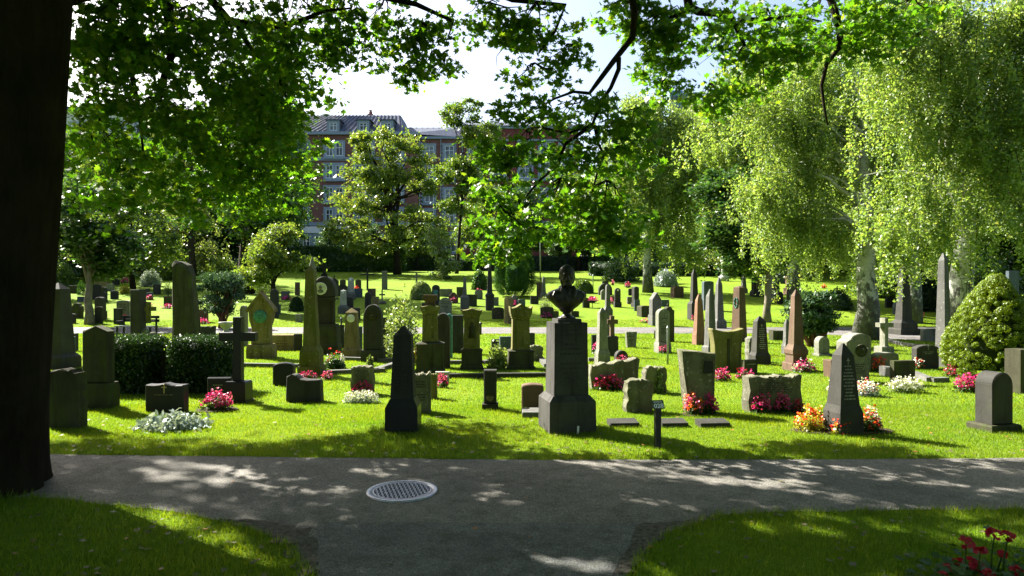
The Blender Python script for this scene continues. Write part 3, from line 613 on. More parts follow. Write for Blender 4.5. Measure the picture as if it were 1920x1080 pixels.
# unseen foliage added behind and above the camera to block sky light
def roof(n_c, xr, yr, zr, par, org):
    cen = np.stack([rg.uniform(*xr, n_c), rg.uniform(*yr, n_c), rg.uniform(*zr, n_c)], 1); P = cloud(cen, n_c * 24, .5, rg, .4)
    gx, gy = shadow_xy(P); py_ = 540 - 1280 * (P[:, 2] - 1.8) / np.maximum(P[:, 1], .01)
    P = P[((P[:, 1] < .5) | (py_ < -60)) & (gy < 5.2) & ~sun_gap(P, rg)]
    V = leaves_v(rel(P, org), .2 * rg.uniform(.7, 1.3, len(P)), MAPLE, rg, .4); link('added_shade_foliage', np_mesh('added_shade_foliage', V, 14), M['lmaple'], par)
roof(1500, (-14, 1.5), (-9, 9), (5.2, 11), MT, tb)
def twigs(lst, par, org, dy=.6):
    mb = MB()
    for (px, py, rx, ry, Y) in lst:
        c, a, b, d = blobs_px(Y, [(px, py, rx, ry)], dy)[0]; root = Vector(c) + Vector((rnd.uniform(-.3, .3) * a, 0, d * .9))
        for i in range(6):
            e = Vector(c) + Vector((rnd.uniform(-.85, .85) * a, rnd.uniform(-.6, .6) * b, rnd.uniform(-.8, .3) * d)); L = bend(root, e, rnd, 4, .25, .12); mb.tube([p - org for p in L], [.012, .010, .007, .005, .003], 4)
    mb.build('twigs', M['barkd'], par)
twigs(LOW_L, MT, tb, 1.0); twigs(LOW_C, MT, tb)
def limb(par, org, pts, r0, r1=.012, n=7):
    mb = MB(); m = len(pts); mb.tube([Vector(p) - org for p in pts], [r0 + (r1 - r0) * (i / (m - 1)) ** .8 for i in range(m)], n, .08, rnd); return mb.build('limb', M['barkd'], par, True)
def PX(lst): return [W(*p) for p in lst]
up = lambda z: tb + Vector((.04 * z, 0, z))
limb(MT, tb, [up(4.6), Vector((-3.4, 7.6, 6.3))] + PX([(310, -60, 9), (316, 30, 9), (325, 90, 9), (305, 150, 9), (300, 190, 9), (330, 250, 9.1)]), .13)
limb(MT, tb, [up(5.4), Vector((-3, 7.8, 7))] + PX([(380, -20, 9), (430, 40, 9), (500, 52, 9.1), (560, 40, 9.2), (610, 20, 9.3), (660, 15, 9.4)]), .11)
limb(MT, tb, PX([(440, 40, 9), (470, 90, 9.1), (520, 140, 9.3), (545, 200, 9.5), (540, 240, 9.6)]), .035)
limb(MT, tb, [up(6), Vector((-2, 8.2, 7.4))] + PX([(620, -40, 9.5), (700, -10, 9.6), (780, 8, 9.7), (850, 40, 9.7), (840, 70, 9.7)]), .10)
limb(MT, tb, [Vector((-2, 8.2, 7.4))] + PX([(860, -40, 9.8), (960, 0, 9.8), (1060, 10, 9.7), (1040, 60, 9.6), (1010, 100, 9.6)]), .06)
limb(MT, tb, [up(4.2), Vector((-4.4, 7.8, 5.3))] + PX([(200, 20, 8.8), (240, 110, 8.9), (260, 200, 9), (270, 300, 9.2)]), .09)
for k in range(9):
    a = 2 * PI * k / 9; z = 5.5 + .5 * k; e = Vector(cen[rnd.randrange(len(cen))]); limb(MT, tb, bend(up(z), e, rnd, 5, .08, .1), .17 - .012 * k)
# --- second maple, standing right of the picture, whose branches hang across the middle
tc = Vector((7.2, 5.2, 0))
MT2 = thing('maple_tree', 'overhanging maple branches with bright leaves drooping in front of the red building', 'tree', tc)
mb = MB(); mb.tube([(0, 0, -.1), (0, 0, .4), (0, .05, 2), (-.1, .1, 4.2), (-.2, .3, 6.5), (-.4, .5, 9)], [.55, .42, .36, .33, .24, .06], 16, .03, rnd); mb.build('trunk', M['barkd'], MT2, True)
o, PR = maple_leaves(LOW_R, 7.0, 'crown', MT2, tc, .22, .8)
twigs(LOW_R, MT2, tc, .8)
q = lambda z: tc + Vector((-.03 * z, .04 * z, z))
limb(MT2, tc, [q(5), Vector((5, 7.5, 7.2)), Vector((2.6, 9, 7.3))] + PX([(1170, -60, 9.2), (1190, 20, 9.2), (1186, 70, 9.2), (1150, 115, 9.2), (1120, 155, 9.2), (1105, 175, 9.15), (1075, 172, 9.1), (1040, 185, 9.1), (1005, 205, 9)]), .085, .009)
limb(MT2, tc, PX([(1160, 108, 9.2), (1160, 130, 9.2), (1145, 165, 9.2), (1128, 190, 9.2), (1110, 235, 9.2), (1065, 250, 9.1), (1020, 240, 9), (985, 265, 9)]), .035)
limb(MT2, tc, PX([(1110, 235, 9.2), (1060, 270, 9.1), (1045, 310, 9), (1010, 340, 9), (985, 370, 9)]), .028)
limb(MT2, tc, PX([(1115, 235, 9.2), (1122, 270, 9.2), (1132, 290, 9.25), (1118, 330, 9.3), (1105, 380, 9.3)]), .025)
limb(MT2, tc, [q(6), Vector((5, 8.2, 8))] + PX([(1280, -50, 10), (1292, 12, 10), (1310, 22, 10), (1370, 28, 10.1), (1385, 60, 10.2), (1396, 85, 10.2), (1380, 105, 10.2)]), .12, .014)
limb(MT2, tc, PX([(1292, 12, 10), (1265, 30, 10), (1230, 42, 10), (1210, 60, 10)]), .04)
limb(MT2, tc, PX([(1388, 38, 10.2), (1440, 36, 10.4), (1490, 30, 10.6), (1540, 40, 10.8)]), .045)
limb(MT2, tc, [q(7), Vector((5.8, 9, 8.5))] + PX([(1545, -40, 11), (1562, 10, 11), (1575, 60, 11), (1573, 90, 11), (1550, 120, 11), (1540, 160, 11), (1545, 200, 11), (1552, 235, 11)]), .10, .012)
roof(1300, (0.5, 15), (-9, 8), (5.2, 11), MT2, tc)
# --- trees of the middle ground and background
def gp(px, Y): return Vector(((px - 960) / 1280 * Y, Y, gz(Y)))
p = ground(168, 608)
tree('young_maple_tree', 'young maple with pale straight trunk and dark blue-green crown at left', p, .19, blobs_px(p.y, [(165, 400, 85, 75), (140, 460, 60, 45), (200, 470, 65, 45), (170, 500, 50, 25)]), M['ldark'], M['barkp'], 15000, .17, 31, None, 70, .55, MAPLE, .4, 12, p + Vector((0, 0, 4.4)))
p = gp(250, 52)
tree('forked_tree', 'small tree with dark forked leaning stems and bright crown at left', p, .22, blobs_px(52, [(250, 430, 75, 60), (300, 470, 60, 40), (215, 460, 50, 45), (270, 380, 60, 50)]), M['lmid'], M['barkd'], 16000, .2, 32, None, 70, .7, DIA, .2, 14, stems=2)
p = gp(457, 48)
tree('lime_tree', 'tall dark tree with thick trunk left of the brick apartment block', p, .52, blobs_px(48, [(490, 180, 95, 110), (470, 300, 110, 110), (530, 330, 60, 90), (420, 380, 90, 80), (520, 400, 55, 60), (500, 90, 70, 60), (400, 260, 80, 80)]), M['ldark'], M['barkd'], 42000, .24, 33, None, 170, .95, DIA, .15, 24)
p = gp(745, 69)
tree('maple_tree', 'broad yellow-green tree standing in front of the brick apartment block', p, .42, blobs_px(69, [(735, 255, 45, 32), (700, 275, 50, 35), (760, 300, 50, 45), (665, 395, 55, 32), (640, 430, 35, 25), (720, 350, 70, 55), (790, 330, 35, 45), (690, 445, 75, 32), (760, 410, 60, 50), (810, 430, 40, 22), (655, 345, 40, 28), (840, 440, 25, 15)], .8), M['llight'], M['barkd'], 26000, .3, 34, None, 115, .85, DIA, .15, 30, stems=2, fork=.25)
p = gp(856, 70)
tree('slender_tree', 'slender sparse tree with thin trunk between brick and red buildings', p, .16, blobs_px(70, [(860, 215, 38, 25), (900, 250, 40, 30), (850, 330, 40, 35), (905, 310, 40, 45), (860, 380, 42, 25), (840, 250, 25, 15), (890, 200, 20, 15), (820, 345, 20, 10)], .8), M['lmid'], M['barkd'], 15000, .28, 35, None, 80, .7, DIA, .15, 22, fork=.4)
p = gp(833, 62)
tree('whitebeam_tree', 'little pale-leaved tree left of the slender trunk', p, .09, blobs_px(62, [(825, 455, 28, 28), (840, 490, 24, 22), (812, 435, 16, 12), (830, 515, 15, 10)], .8), M['lpale'], M['barkp'], 5000, .2, 36, None, 40, .45, DIA, .1, 10)
p = gp(513, 37)
tree('bushy_tree', 'low bushy tree with light green leaves beside the tall obelisk', p, .16, blobs_px(37, [(520, 470, 55, 35), (490, 500, 40, 28), (560, 480, 30, 28), (530, 440, 30, 15), (475, 520, 30, 18)], .9), M['llight'], M['barkd'], 15000, .15, 37, None, 70, .42, DIA, .1, 14)
for i, (px, Y, bl, mt, lab) in enumerate([
    (360, 60, [(350, 330, 60, 90), (380, 420, 60, 60), (330, 250, 50, 60)], 'lwillow', 'grey-green willow seen through the maple leaves at left'),
    (130, 58, [(120, 420, 70, 60), (140, 330, 60, 80), (90, 480, 60, 40)], 'lmid', 'bright green tree behind the young pale-trunked maple')]):
    weeping('willow_tree', lab, gp(px, Y), .3, blobs_px(Y, bl), M[mt], M['bark'], 18000, .22, 40 + i, None, 150, (1, 2.6), .22)
weeping('weeping_birch_tree', 'weeping birch right of the bust with grey-green hanging twigs', gp(1215, 49), .3, blobs_px(49, [(1240, 280, 75, 80), (1200, 380, 60, 80), (1290, 330, 60, 90), (1250, 420, 70, 60), (1215, 225, 45, 40), (1125, 430, 45, 45), (1160, 330, 50, 60), (1230, 210, 60, 40), (1290, 230, 50, 60), (1180, 260, 50, 60)]), M['lbirch'], M['birch'], 110000, .16, 51, None, 760, (1.0, 3.2), .15, 16, spr=1.6)
weeping('weeping_birch_tree', 'tall weeping birch behind the dark round maple at centre right', gp(1370, 66), .32, blobs_px(66, [(1330, 260, 70, 90), (1400, 200, 70, 100), (1390, 330, 70, 90), (1360, 420, 60, 60)]), M['lwillow'], M['birch'], 70000, .2, 52, None, 520, (1.2, 3.5), .2, 16, spr=2)
p = ground(1438, 604)
tree('round_maple_tree', 'round dark green maple with slim pale trunk right of the obelisks', p, .17, blobs_px(p.y, [(1385, 400, 75, 65), (1370, 465, 65, 45), (1430, 470, 60, 50), (1350, 350, 45, 35), (1440, 420, 45, 60), (1400, 505, 50, 22)]), M['ldark'], M['barkp'], 19000, .17, 53, None, 85, .55, MAPLE, .4, 14, p + Vector((0, 0, 4.5)))
p = ground(1622, 636)
weeping('weeping_birch_tree', 'weeping birch with thick black-and-white trunk at right of centre', p, .34, blobs_px(p.y + .5, [(1540, 190, 110, 70), (1620, 270, 110, 80), (1500, 330, 90, 80), (1580, 400, 110, 50), (1430, 250, 60, 80), (1640, 130, 80, 70), (1690, 400, 60, 40), (1500, 120, 80, 50), (1450, 390, 70, 70), (1560, 260, 120, 90), (1680, 220, 70, 90), (1405, 170, 50, 80), (1520, 420, 70, 40)], .75), M['lbirch'], M['birch'], 105000, .10, 54, None, 760, (.6, 2.2), .10, 34)
pb = Vector((13.6, 20.5, 0))
weeping('weeping_birch_tree', 'near weeping birch at the right edge with bright yellow-green curtain', pb, .36, blobs_px(18.5, [(1800, 120, 130, 110), (1870, 250, 90, 100), (1760, 300, 90, 70), (1850, 380, 80, 60), (1740, 180, 80, 80), (1980, 200, 120, 150), (1900, 60, 130, 80), (1720, 400, 40, 30), (1960, 400, 90, 60), (1700, 240, 60, 100), (1715, 110, 80, 90), (1800, 20, 120, 60), (1780, 420, 70, 30), (1690, 20, 60, 60)], .7), M['lbirch'], M['birch'], 115000, .09, 55, None, 800, (.5, 1.9), .09, 34)
weeping('weeping_birch_tree', 'weeping birch filling the gap between the thick trunk and the right edge', gp(1712, 33), .3, blobs_px(33, [(1690, 200, 100, 120), (1700, 380, 90, 70), (1620, 420, 60, 50), (1660, 330, 60, 80), (1750, 100, 80, 90), (1660, 80, 70, 80)], .7), M['lbirch'], M['birch'], 100000, .14, 56, None, 620, (.8, 2.6), .13, 22, spr=1.4)
weeping('weeping_birch_tree', 'tall weeping birch behind and left of the thick-trunked one', gp(1490, 42), .32, blobs_px(42, [(1450, 200, 90, 110), (1400, 320, 70, 90), (1500, 120, 100, 80), (1550, 330, 90, 80), (1350, 230, 50, 70), (1490, 400, 80, 50)], .7), M['lbirch'], M['birch'], 100000, .17, 57, None, 620, (.9, 3.0), .16, 22, spr=1.7)
# --- the far rows: copies of three trees, each one an object of its own
def copy_tree(o, loc, rz, sc, label=None):
    c = o.copy(); C.objects.link(c); c.location = loc; c.rotation_euler = (0, 0, rz); c.scale = (sc, sc, sc * 1.02)
    if label: c['label'] = label
    for ch in o.children: d = ch.copy(); C.objects.link(d); d.parent = c
    return c
FAR = 'far row of park trees'
def proto(kind, base, seed):
    sp = [(Vector((0, 0, 7.5)) + base, 3.6, 3.6, 4.2), (Vector((1.8, .5, 5)) + base, 2.6, 2.6, 2.5), (Vector((-2, -.3, 5.4)) + base, 2.6, 2.6, 2.6), (Vector((.3, 0, 11)) + base, 2.2, 2.2, 2.2)]
    if kind == 0: return tree('park_tree', 'dense dark green park tree in the far row', base, .3, sp, M['ldark'], M['barkd'], 20000, .32, seed, FAR, 100, 1.1)
    if kind == 1: return tree('park_tree', 'mid green park tree in the far row', base, .28, sp, M['lmid'], M['barkd'], 20000, .32, seed, FAR, 100, 1.1)
    return weeping('park_birch', 'drooping pale green birch in the far row', base, .25, sp, M['lwillow'], M['birch'], 20000, .26, seed, FAR, 170, (1.5, 3.6), .25)
PRO = [proto(0, gp(1395, 74), 61), proto(1, gp(1700, 60), 62), proto(2, gp(1560, 72), 63)]
rt = random.Random(9)
for px, Y, kd, sc in [(1180, 80, 0, .75), (1260, 82, 0, 1.0), (1330, 80, 1, 1.1), (1465, 66, 0, 1.05), (1640, 70, 0, 1.2), (1760, 62, 0, 1.15), (1850, 58, 1, 1.1), (1910, 48, 0, 1.0), (2010, 50, 1, 1.1), (1520, 84, 1, 1.3), (1690, 84, 2, 1.3),
                      (1810, 44, 2, .9), (60, 66, 0, 1.1), (190, 72, 1, 1.15), (270, 68, 2, 1.0), (420, 76, 0, .9), (110, 90, 2, 1.0), (-60, 70, 1, 1.2), (345, 80, 1, 1.0), (560, 97, 2, .35), (1105, 82, 1, .7), (1050, 84, 0, .5), (30, 45, 2, .8), (500, 80, 2, .7), (1150, 90, 2, 1.0), (1230, 92, 1, 1.3), (1300, 90, 2, 1.4), (1420, 82, 1, 1.4), (1480, 76, 2, 1.2), (1580, 92, 0, 1.5), (1640, 80, 2, 1.3), (1740, 74, 1, 1.4), (1830, 70, 0, 1.4), (1900, 62, 2, 1.3), (1980, 64, 1, 1.4), (1720, 48, 1, .8), (1890, 36, 1, .8), (1800, 52, 0, .9), (150, 84, 0, 1.3), (300, 88, 1, 1.2), (400, 90, 0, 1.0), (20, 84, 1, 1.4), (230, 80, 2, 1.1), (110, 62, 1, .8), (1350, 72, 1, .8), (-330, 62, 0, 1.2), (-200, 70, 1, 1.3), (-480, 55, 1, 1.2), (-420, 72, 0, 1.3), (-260, 50, 0, 1.1), (-120, 62, 2, 1.2), (-700, 48, 0, 1.2), (2150, 55, 0, 1.2), (2300, 60, 1, 1.2), (2250, 42, 2, 1.1), (380, 77, 1, 1.25), (430, 78, 0, 1.3), (480, 76, 1, 1.3), (525, 79, 0, .75), (905, 79, 1, .8), (980, 82, 0, .8), (1085, 78, 1, .9), (620, 80, 0, .42), (700, 81, 0, .42), (780, 79, 1, .45)]:
    copy_tree(PRO[kd], gp(px, Y), rt.uniform(0, 6.28), sc)
for x, y, kd, sc in ((-23, 9, 1, 1.1), (-27, 19, 0, 1.0), (-20, -3, 0, 1.1), (-31, 30, 1, 1.0), (21, 4, 0, 1.1), (24, -8, 1, 1.2), (9, -20, 0, 1.3), (-8, -20, 1, 1.3)):  # unseen trees, added only to cut sky light and shade the path
    copy_tree(PRO[kd], (x, y, 0), rt.uniform(0, 6.28), sc, 'unseen tree added outside the view to shade the path')['group'] = 'unseen shade trees added around the viewpoint'
# ------------------------------------------------------------------ shrubs and hedges
def cloud_shrub(name, label, loc, lmat, P, size, seed, tpl=DIA, core=None, stems=0, sh=1.0, flat=0.0, cat='shrub', hang=0, bmat=None, group=None):
    rg = np.random.default_rng(seed); rnd = random.Random(seed); loc = Vector(loc)
    t = thing(name, label, cat, loc, 0, group)
    V = leaves_v(P, size * rg.uniform(.6, 1.35, len(P)), tpl, rg, flat, None, hang); link('foliage', np_mesh('foliage', V, len(tpl)), lmat, t)
    if core is not None: core.build('inner_growth', lmat, t, True)
    if stems:
        mb = MB()
        for i in range(stems):
            q = P[rnd.randrange(len(P))]; mb.tube(bend((rnd.uniform(-.1, .1), rnd.uniform(-.08, .08), -.05), q, rnd, 4, .15, .08), [.045 * sh, .036 * sh, .028 * sh, .018 * sh, .006], 6)
        mb.build('stem', bmat or M['bark'], t, True)
    return t
def dome_pts(n, rx, ry, h, rg, fill=.35, lump=0.0, base=0.0):
    d = rg.normal(size=(n, 3)); d[:, 2] = np.abs(d[:, 2]); d /= np.linalg.norm(d, axis=1)[:, None]; r = rg.uniform(1 - fill, 1.0, n)
    if lump: r = r * (1 + lump * np.sin(d[:, 0] * 9 + 1) * np.sin(d[:, 1] * 8 + d[:, 2] * 7))
    return np.stack([d[:, 0] * r * rx, d[:, 1] * r * ry, base + d[:, 2] * r * (h - base)], 1)
def dome_core(rx, ry, h, k=.82, base=0.0):
    mb = MB(); mb.lathe([(k * math.cos(a), base + (h - base) * k * math.sin(a)) for a in [0, .3, .6, .9, 1.2, 1.45]], 16, (0, 0, 0), rx, ry); return mb
def shrub_px(name, label, x0, x1, yt, yb, mat, n, size, seed, tpl=DIA, fill=.5, lump=.1, core=False, stems=5, depth=.9, hang=0, flat=0, base=0.0, group=None, Y=None):
    p = ground((x0 + x1) / 2, yb) if Y is None else gp((x0 + x1) / 2, Y); k = p.y / 1280; rx = (x1 - x0) / 2 * k; h = (yb - yt) * k if Y is None else W(0, yt, Y).z - p.z
    rg = np.random.default_rng(seed); P = dome_pts(n, rx, rx * depth, h, rg, fill, lump, base * h)
    return cloud_shrub(name, label, p, M[mat], P, size, seed, tpl, dome_core(rx, rx * depth, h, .8, base * h) if core else None, stems, min(1, rx * 1.2), flat, 'shrub', hang, None, group)
def hedge(name, label, c, sx, sy, h, lmat, n, size, seed, rz=0):
    rg = np.random.default_rng(seed); f = rg.uniform(size=n); P = rg.uniform(-1, 1, (n, 3)); P[:, 2] = (P[:, 2] + 1) / 2
    s = f < .34; P[s, 2] = 1; s = (f >= .34) & (f < .75); P[s, 1] = np.where(rg.uniform(size=s.sum()) < .7, -1, 1); s = f >= .75; P[s, 0] = np.sign(P[s, 0])
    rd = 1 - .06 * (np.abs(P[:, 0]) ** 6 * np.abs(P[:, 1]) ** 6 + 0)
    P = P * np.array([sx / 2, sy / 2, h]) * rd[:, None] + rg.normal(size=(n, 3)) * np.array([.03, .03, .025]) * (1 + size * 6)
    P[:, 2] = np.maximum(P[:, 2], .02)
    core = MB(); core.box((0, 0, h * .47), (sx - .12, sy - .12, h * .94), 0, .98)
    t = cloud_shrub(name, label, c, lmat, P, size, seed, DIA, core, 0, 1, 0, 'hedge'); t.rotation_euler = (0, 0, rz); return t
Yh = 11.9
hedge('clipped_hedge', 'square clipped yew hedge, the left of the pair near the black cross', (W(243, 0, Yh).x, Yh + .1, 0), .88, .8, .90, M['lhedge'], 14000, .045, 71)
hedge('clipped_hedge', 'square clipped yew hedge just left of the tall black cross', (W(378, 0, Yh).x, Yh + .1, 0), .84, .8, .90, M['lhedge'], 14000, .045, 72)
if 0: hedge('clipped_hedge', 'low yew hedge closing the back between the two square hedges', (W(310, 0, 12.6).x, 12.75, 0), 1.0, .35, .6, M['lhedge'], 6000, .045, 73)
hedge('tall_hedge', 'long dark leafy hedge below the brick apartment block', (W(655, 0, 73).x, 73.6, gz(73)), 11.5, 1.4, 2.7, M['ldark'], 15000, .22, 74)
hedge('tall_hedge', 'dark hedge under the weeping birches right of the bust', (W(1270, 0, 67).x, 67, gz(67)), 17, 1.4, 1.25, M['lhedge'], 9000, .2, 75)
hedge('tall_hedge', 'dark shady hedge behind the pale tall obelisk at right', (W(1755, 0, 38).x, 38, gz(38)), 3.8, 1.4, 1.75, M['lhedge'], 9000, .13, 76)
shrub_px('clipped_dome_shrub', 'pale clipped dome shrub in the far lawn left of the small relief stone', 768, 812, 527, 561, 'lpale', 5000, .09, 81, core=True, fill=.12, lump=.02, stems=0)
shrub_px('clipped_dome_shrub', 'dull green clipped dome shrub behind the bust shoulder', 1072, 1113, 524, 549, 'lmid', 4500, .12, 82, core=True, fill=.12, lump=.02, stems=0)
shrub_px('clipped_ball_shrub', 'dark round clipped shrub left of the tall leaning obelisk', 542, 570, 556, 583, 'lhedge', 4000, .07, 83, core=True, fill=.15, lump=.02, stems=0)
p = gp(964, 46)
rg = np.random.default_rng(84); n = 26000; z = rg.uniform(0, 1, n); a = rg.uniform(0, 2 * PI, n); r = (1 - .25 * z ** 3) * (.82 + .18 * np.sin(a * 7 + 2)) * np.minimum(1, .72 + z * 1.4) * rg.uniform(.8, 1.04, n)
hC = W(0, 480, 46).z - p.z; P = np.stack([r * np.cos(a) * 1.45, r * np.sin(a) * 1.3, .1 + z * hC], 1); cr_ = MB(); cr_.lathe([(.5, .35), (.85, .8), (.8, hC * .75), (.4, hC * .9)], 14)
cloud_shrub('cypress', 'dense upright cypress with bright left edge behind the mossy pillars', p, M['lcyp'], P, .16, 84, NEEDLE, cr_, 0, 1, 0, 'tree', -1.5)
shrub_px('small_cypress', 'tiny conical conifer beside the pale-trunked young maple', 144, 160, 525, 553, 'lcyp', 1500, .09, 85, NEEDLE, .5, .0, False, 3)
# golden thuja: leaning cone of rounded tufts
p = ground(1846, 708); rg = np.random.default_rng(86); hT = 190 * p.y / 1280; rT = .74
def thr(z): return rT * np.interp(z, [0, .08, .2, .35, .5, .65, .8, .92, 1], [.5, .85, 1, 1, .90, .72, .5, .27, .06])
nt_ = 760; tz = rg.uniform(.05, .99, nt_) ** .9; ta = rg.uniform(0, 2 * PI, nt_); r_ = thr(tz) * rg.uniform(.93, 1.06, nt_)
cen = np.stack([r_ * np.cos(ta) + .24 * tz, r_ * np.sin(ta), tz * hT], 1)
k_ = rg.integers(0, nt_, 110000); d_ = rg.normal(size=(110000, 3)); d_ /= np.linalg.norm(d_, axis=1)[:, None]
s_ = rg.uniform(.05, .095, nt_)[k_]; P = cen[k_] + d_ * (s_ * rg.uniform(.75, 1.05, 110000))[:, None]
t = thing('golden_thuja', 'big rounded yellow-green thuja bush at right by the pink flowers', 'shrub', p)
link('foliage', np_mesh('foliage', leaves_v(P, .028 * rg.uniform(.6, 1.3, 110000), DIA, rg, .75, d_), 4), M['lthuja'], t)
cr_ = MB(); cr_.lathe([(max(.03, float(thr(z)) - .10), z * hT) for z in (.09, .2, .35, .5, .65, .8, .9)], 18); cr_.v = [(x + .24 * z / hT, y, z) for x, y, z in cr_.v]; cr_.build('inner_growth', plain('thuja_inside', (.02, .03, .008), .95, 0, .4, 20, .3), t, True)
mb = MB(); mb.tube([(.08, -.1, -.05), (.1, -.1, .3)], [.06, .05], 8); mb.build('stem', M['bark'], t, True)
# juniper shrubs with bare brown stems
def juniper(label, px0, px1, yt, yb, seed, n=17000, mat='ljun'):
    p = ground((px0 + px1) / 2 + 2, yb); k = p.y / 1280; rx = (px1 - px0) / 2 * k; h = (yb - yt) * k; rg = np.random.default_rng(seed)
    cen = clump_centres([(Vector((0, 0, h * .62)), rx * .95, rx * .8, h * .4)], 38, rg, .5); P = cloud(cen, n, .125 * h, rg, .55)
    return cloud_shrub('juniper_shrub', label, p, M[mat], P, .12, seed, NEEDLE * np.array([1.8, 1, 1]), None, 16, 1.3, 0, 'shrub', 0, plain('red_brown_stem', (.12, .06, .035), .9))
juniper('open juniper with reddish bare stems right of the standing stone', 363, 462, 512, 616, 91)
juniper('dark bushy juniper left of the thick birch trunk', 1478, 1566, 548, 650, 92, 20000)
shrub_px('rose_bush', 'pale flowering rose bush between arched dark stele and mossy pillar', 716, 792, 548, 672, 'lpale', 3600, .075, 93, fill=.8, lump=.2, stems=9, depth=.7)
shrub_px('leafy_perennial', 'leafy green perennial between two mossy pillars', 911, 954, 642, 692, 'lpale', 1600, .07, 94, fill=.9, lump=.2, stems=8, depth=.7)
shrub_px('dark_shrub', 'dark shrub left of the upright cypress', 884, 914, 506, 543, 'ldark', 2600, .14, 95, core=True, fill=.3)
shrub_px('flowering_shrub', 'white-leaved tufted shrub left behind the bust', 1007, 1038, 555, 580, 'lpale', 1500, .1, 96, NEEDLE, .9, .1, hang=-2)
shrub_px('grey_shrub', 'silvery broad shrub under the weeping birch', 1226, 1272, 504, 537, 'lsilver', 2600, .15, 97, core=True, fill=.35)
shrub_px('yellow_shrub', 'small yellow-green shrub near the forked tree', 222, 246, 532, 550, 'lyellow', 900, .1, 98, fill=.8)
shrub_px('pale_tufted_plant', 'pale tufted plant left of the standing stone', 305, 324, 527, 551, 'lpale', 900, .11, 99, NEEDLE, .9, hang=-2)
shrub_px('white_shrub', 'whitish shrub behind the forked tree', 262, 302, 505, 537, 'lsilver', 2600, .14, 100, fill=.5)
shrub_px('garden_shrub', 'bright garden shrub in the shade at far left', 100, 140, 490, 537, 'lmid', 2800, .15, 101, fill=.6)
shrub_px('garden_shrub', 'low dark shrub behind the black round gravestone at right', 1540, 1598, 540, 580, 'lhedge', 3000, .1, 102, core=True, fill=.3)
shrub_px('yellow_plant', 'bright yellow-green plant beside the dark arched stele', 764, 782, 656, 680, 'lyellow', 500, .06, 103, fill=.8)
shrub_px('leafy_plant', 'small yellow-leaved plant at the kerb right of the medallion obelisk', 686, 702, 666, 686, 'lpale', 350, .06, 104, fill=.8)
shrub_px('climbing_plant', 'weedy climber on the rough stone left of the number post', 1176, 1224, 716, 772, 'lplant', 700, .05, 105, fill=.7, depth=.35)
shrub_px('climbing_plant', 'leafy stems climbing the square rough stone behind', 1224, 1246, 690, 738, 'lpale', 260, .045, 106, fill=.8, depth=.4)
shrub_px('conifer_sprig', 'feathery conifer sprig before the long wavy stone', 1136, 1188, 698, 728, 'ljun', 420, .07, 107, NEEDLE, .9, depth=.4)
shrub_px('green_plant', 'green leafy plant on the mossy post by the pink flowers', 802, 820, 706, 726, 'lplant', 260, .05, 108, fill=.8, Y=None)

hedge('street_hedge', 'long dark hedge along the street behind the left lawn', (-60, 77.5, gz(77.5)), 84, 1.6, 2.6, M['ldark'], 40000, .3, 171)
hedge('street_hedge', 'long dark hedge along the street behind the right lawn', (50, 77.5, gz(77.5)), 82, 1.6, 2.4, M['ldark'], 38000, .3, 172)
hedge('street_hedge', 'low dark hedge along the railing in front of the red house', (-2, 79.6, gz(79.6)), 22, 1.2, 1.7, M['ldark'], 12000, .26, 173)
for i, (px, Y, x0, x1, yt, mt) in enumerate([(70, 55, 20, 140, 470, 'ldark'), (330, 62, 290, 380, 470, 'lmid'), (415, 60, 385, 450, 480, 'llight'), (1160, 60, 1130, 1200, 480, 'ldark'), (1640, 46, 1590, 1700, 490, 'lmid'), (1850, 34, 1790, 1920, 470, 'ldark'), (1470, 62, 1440, 1500, 480, 'lmid')]):
    shrub_px('wild_shrub', ['dark rounded bush at the far left edge', 'green bush behind the standing stone', 'light bush between standing stone and lime tree', 'dark bush right of the bust under the birch', 'green bush behind the thick birch trunk', 'dark bush behind the golden thuja', 'green bush behind the round maple trunk'][i], x0, x1, yt, 0, mt, 7000, .17, 180 + i, core=False, fill=.7, lump=.2, stems=6, Y=Y)
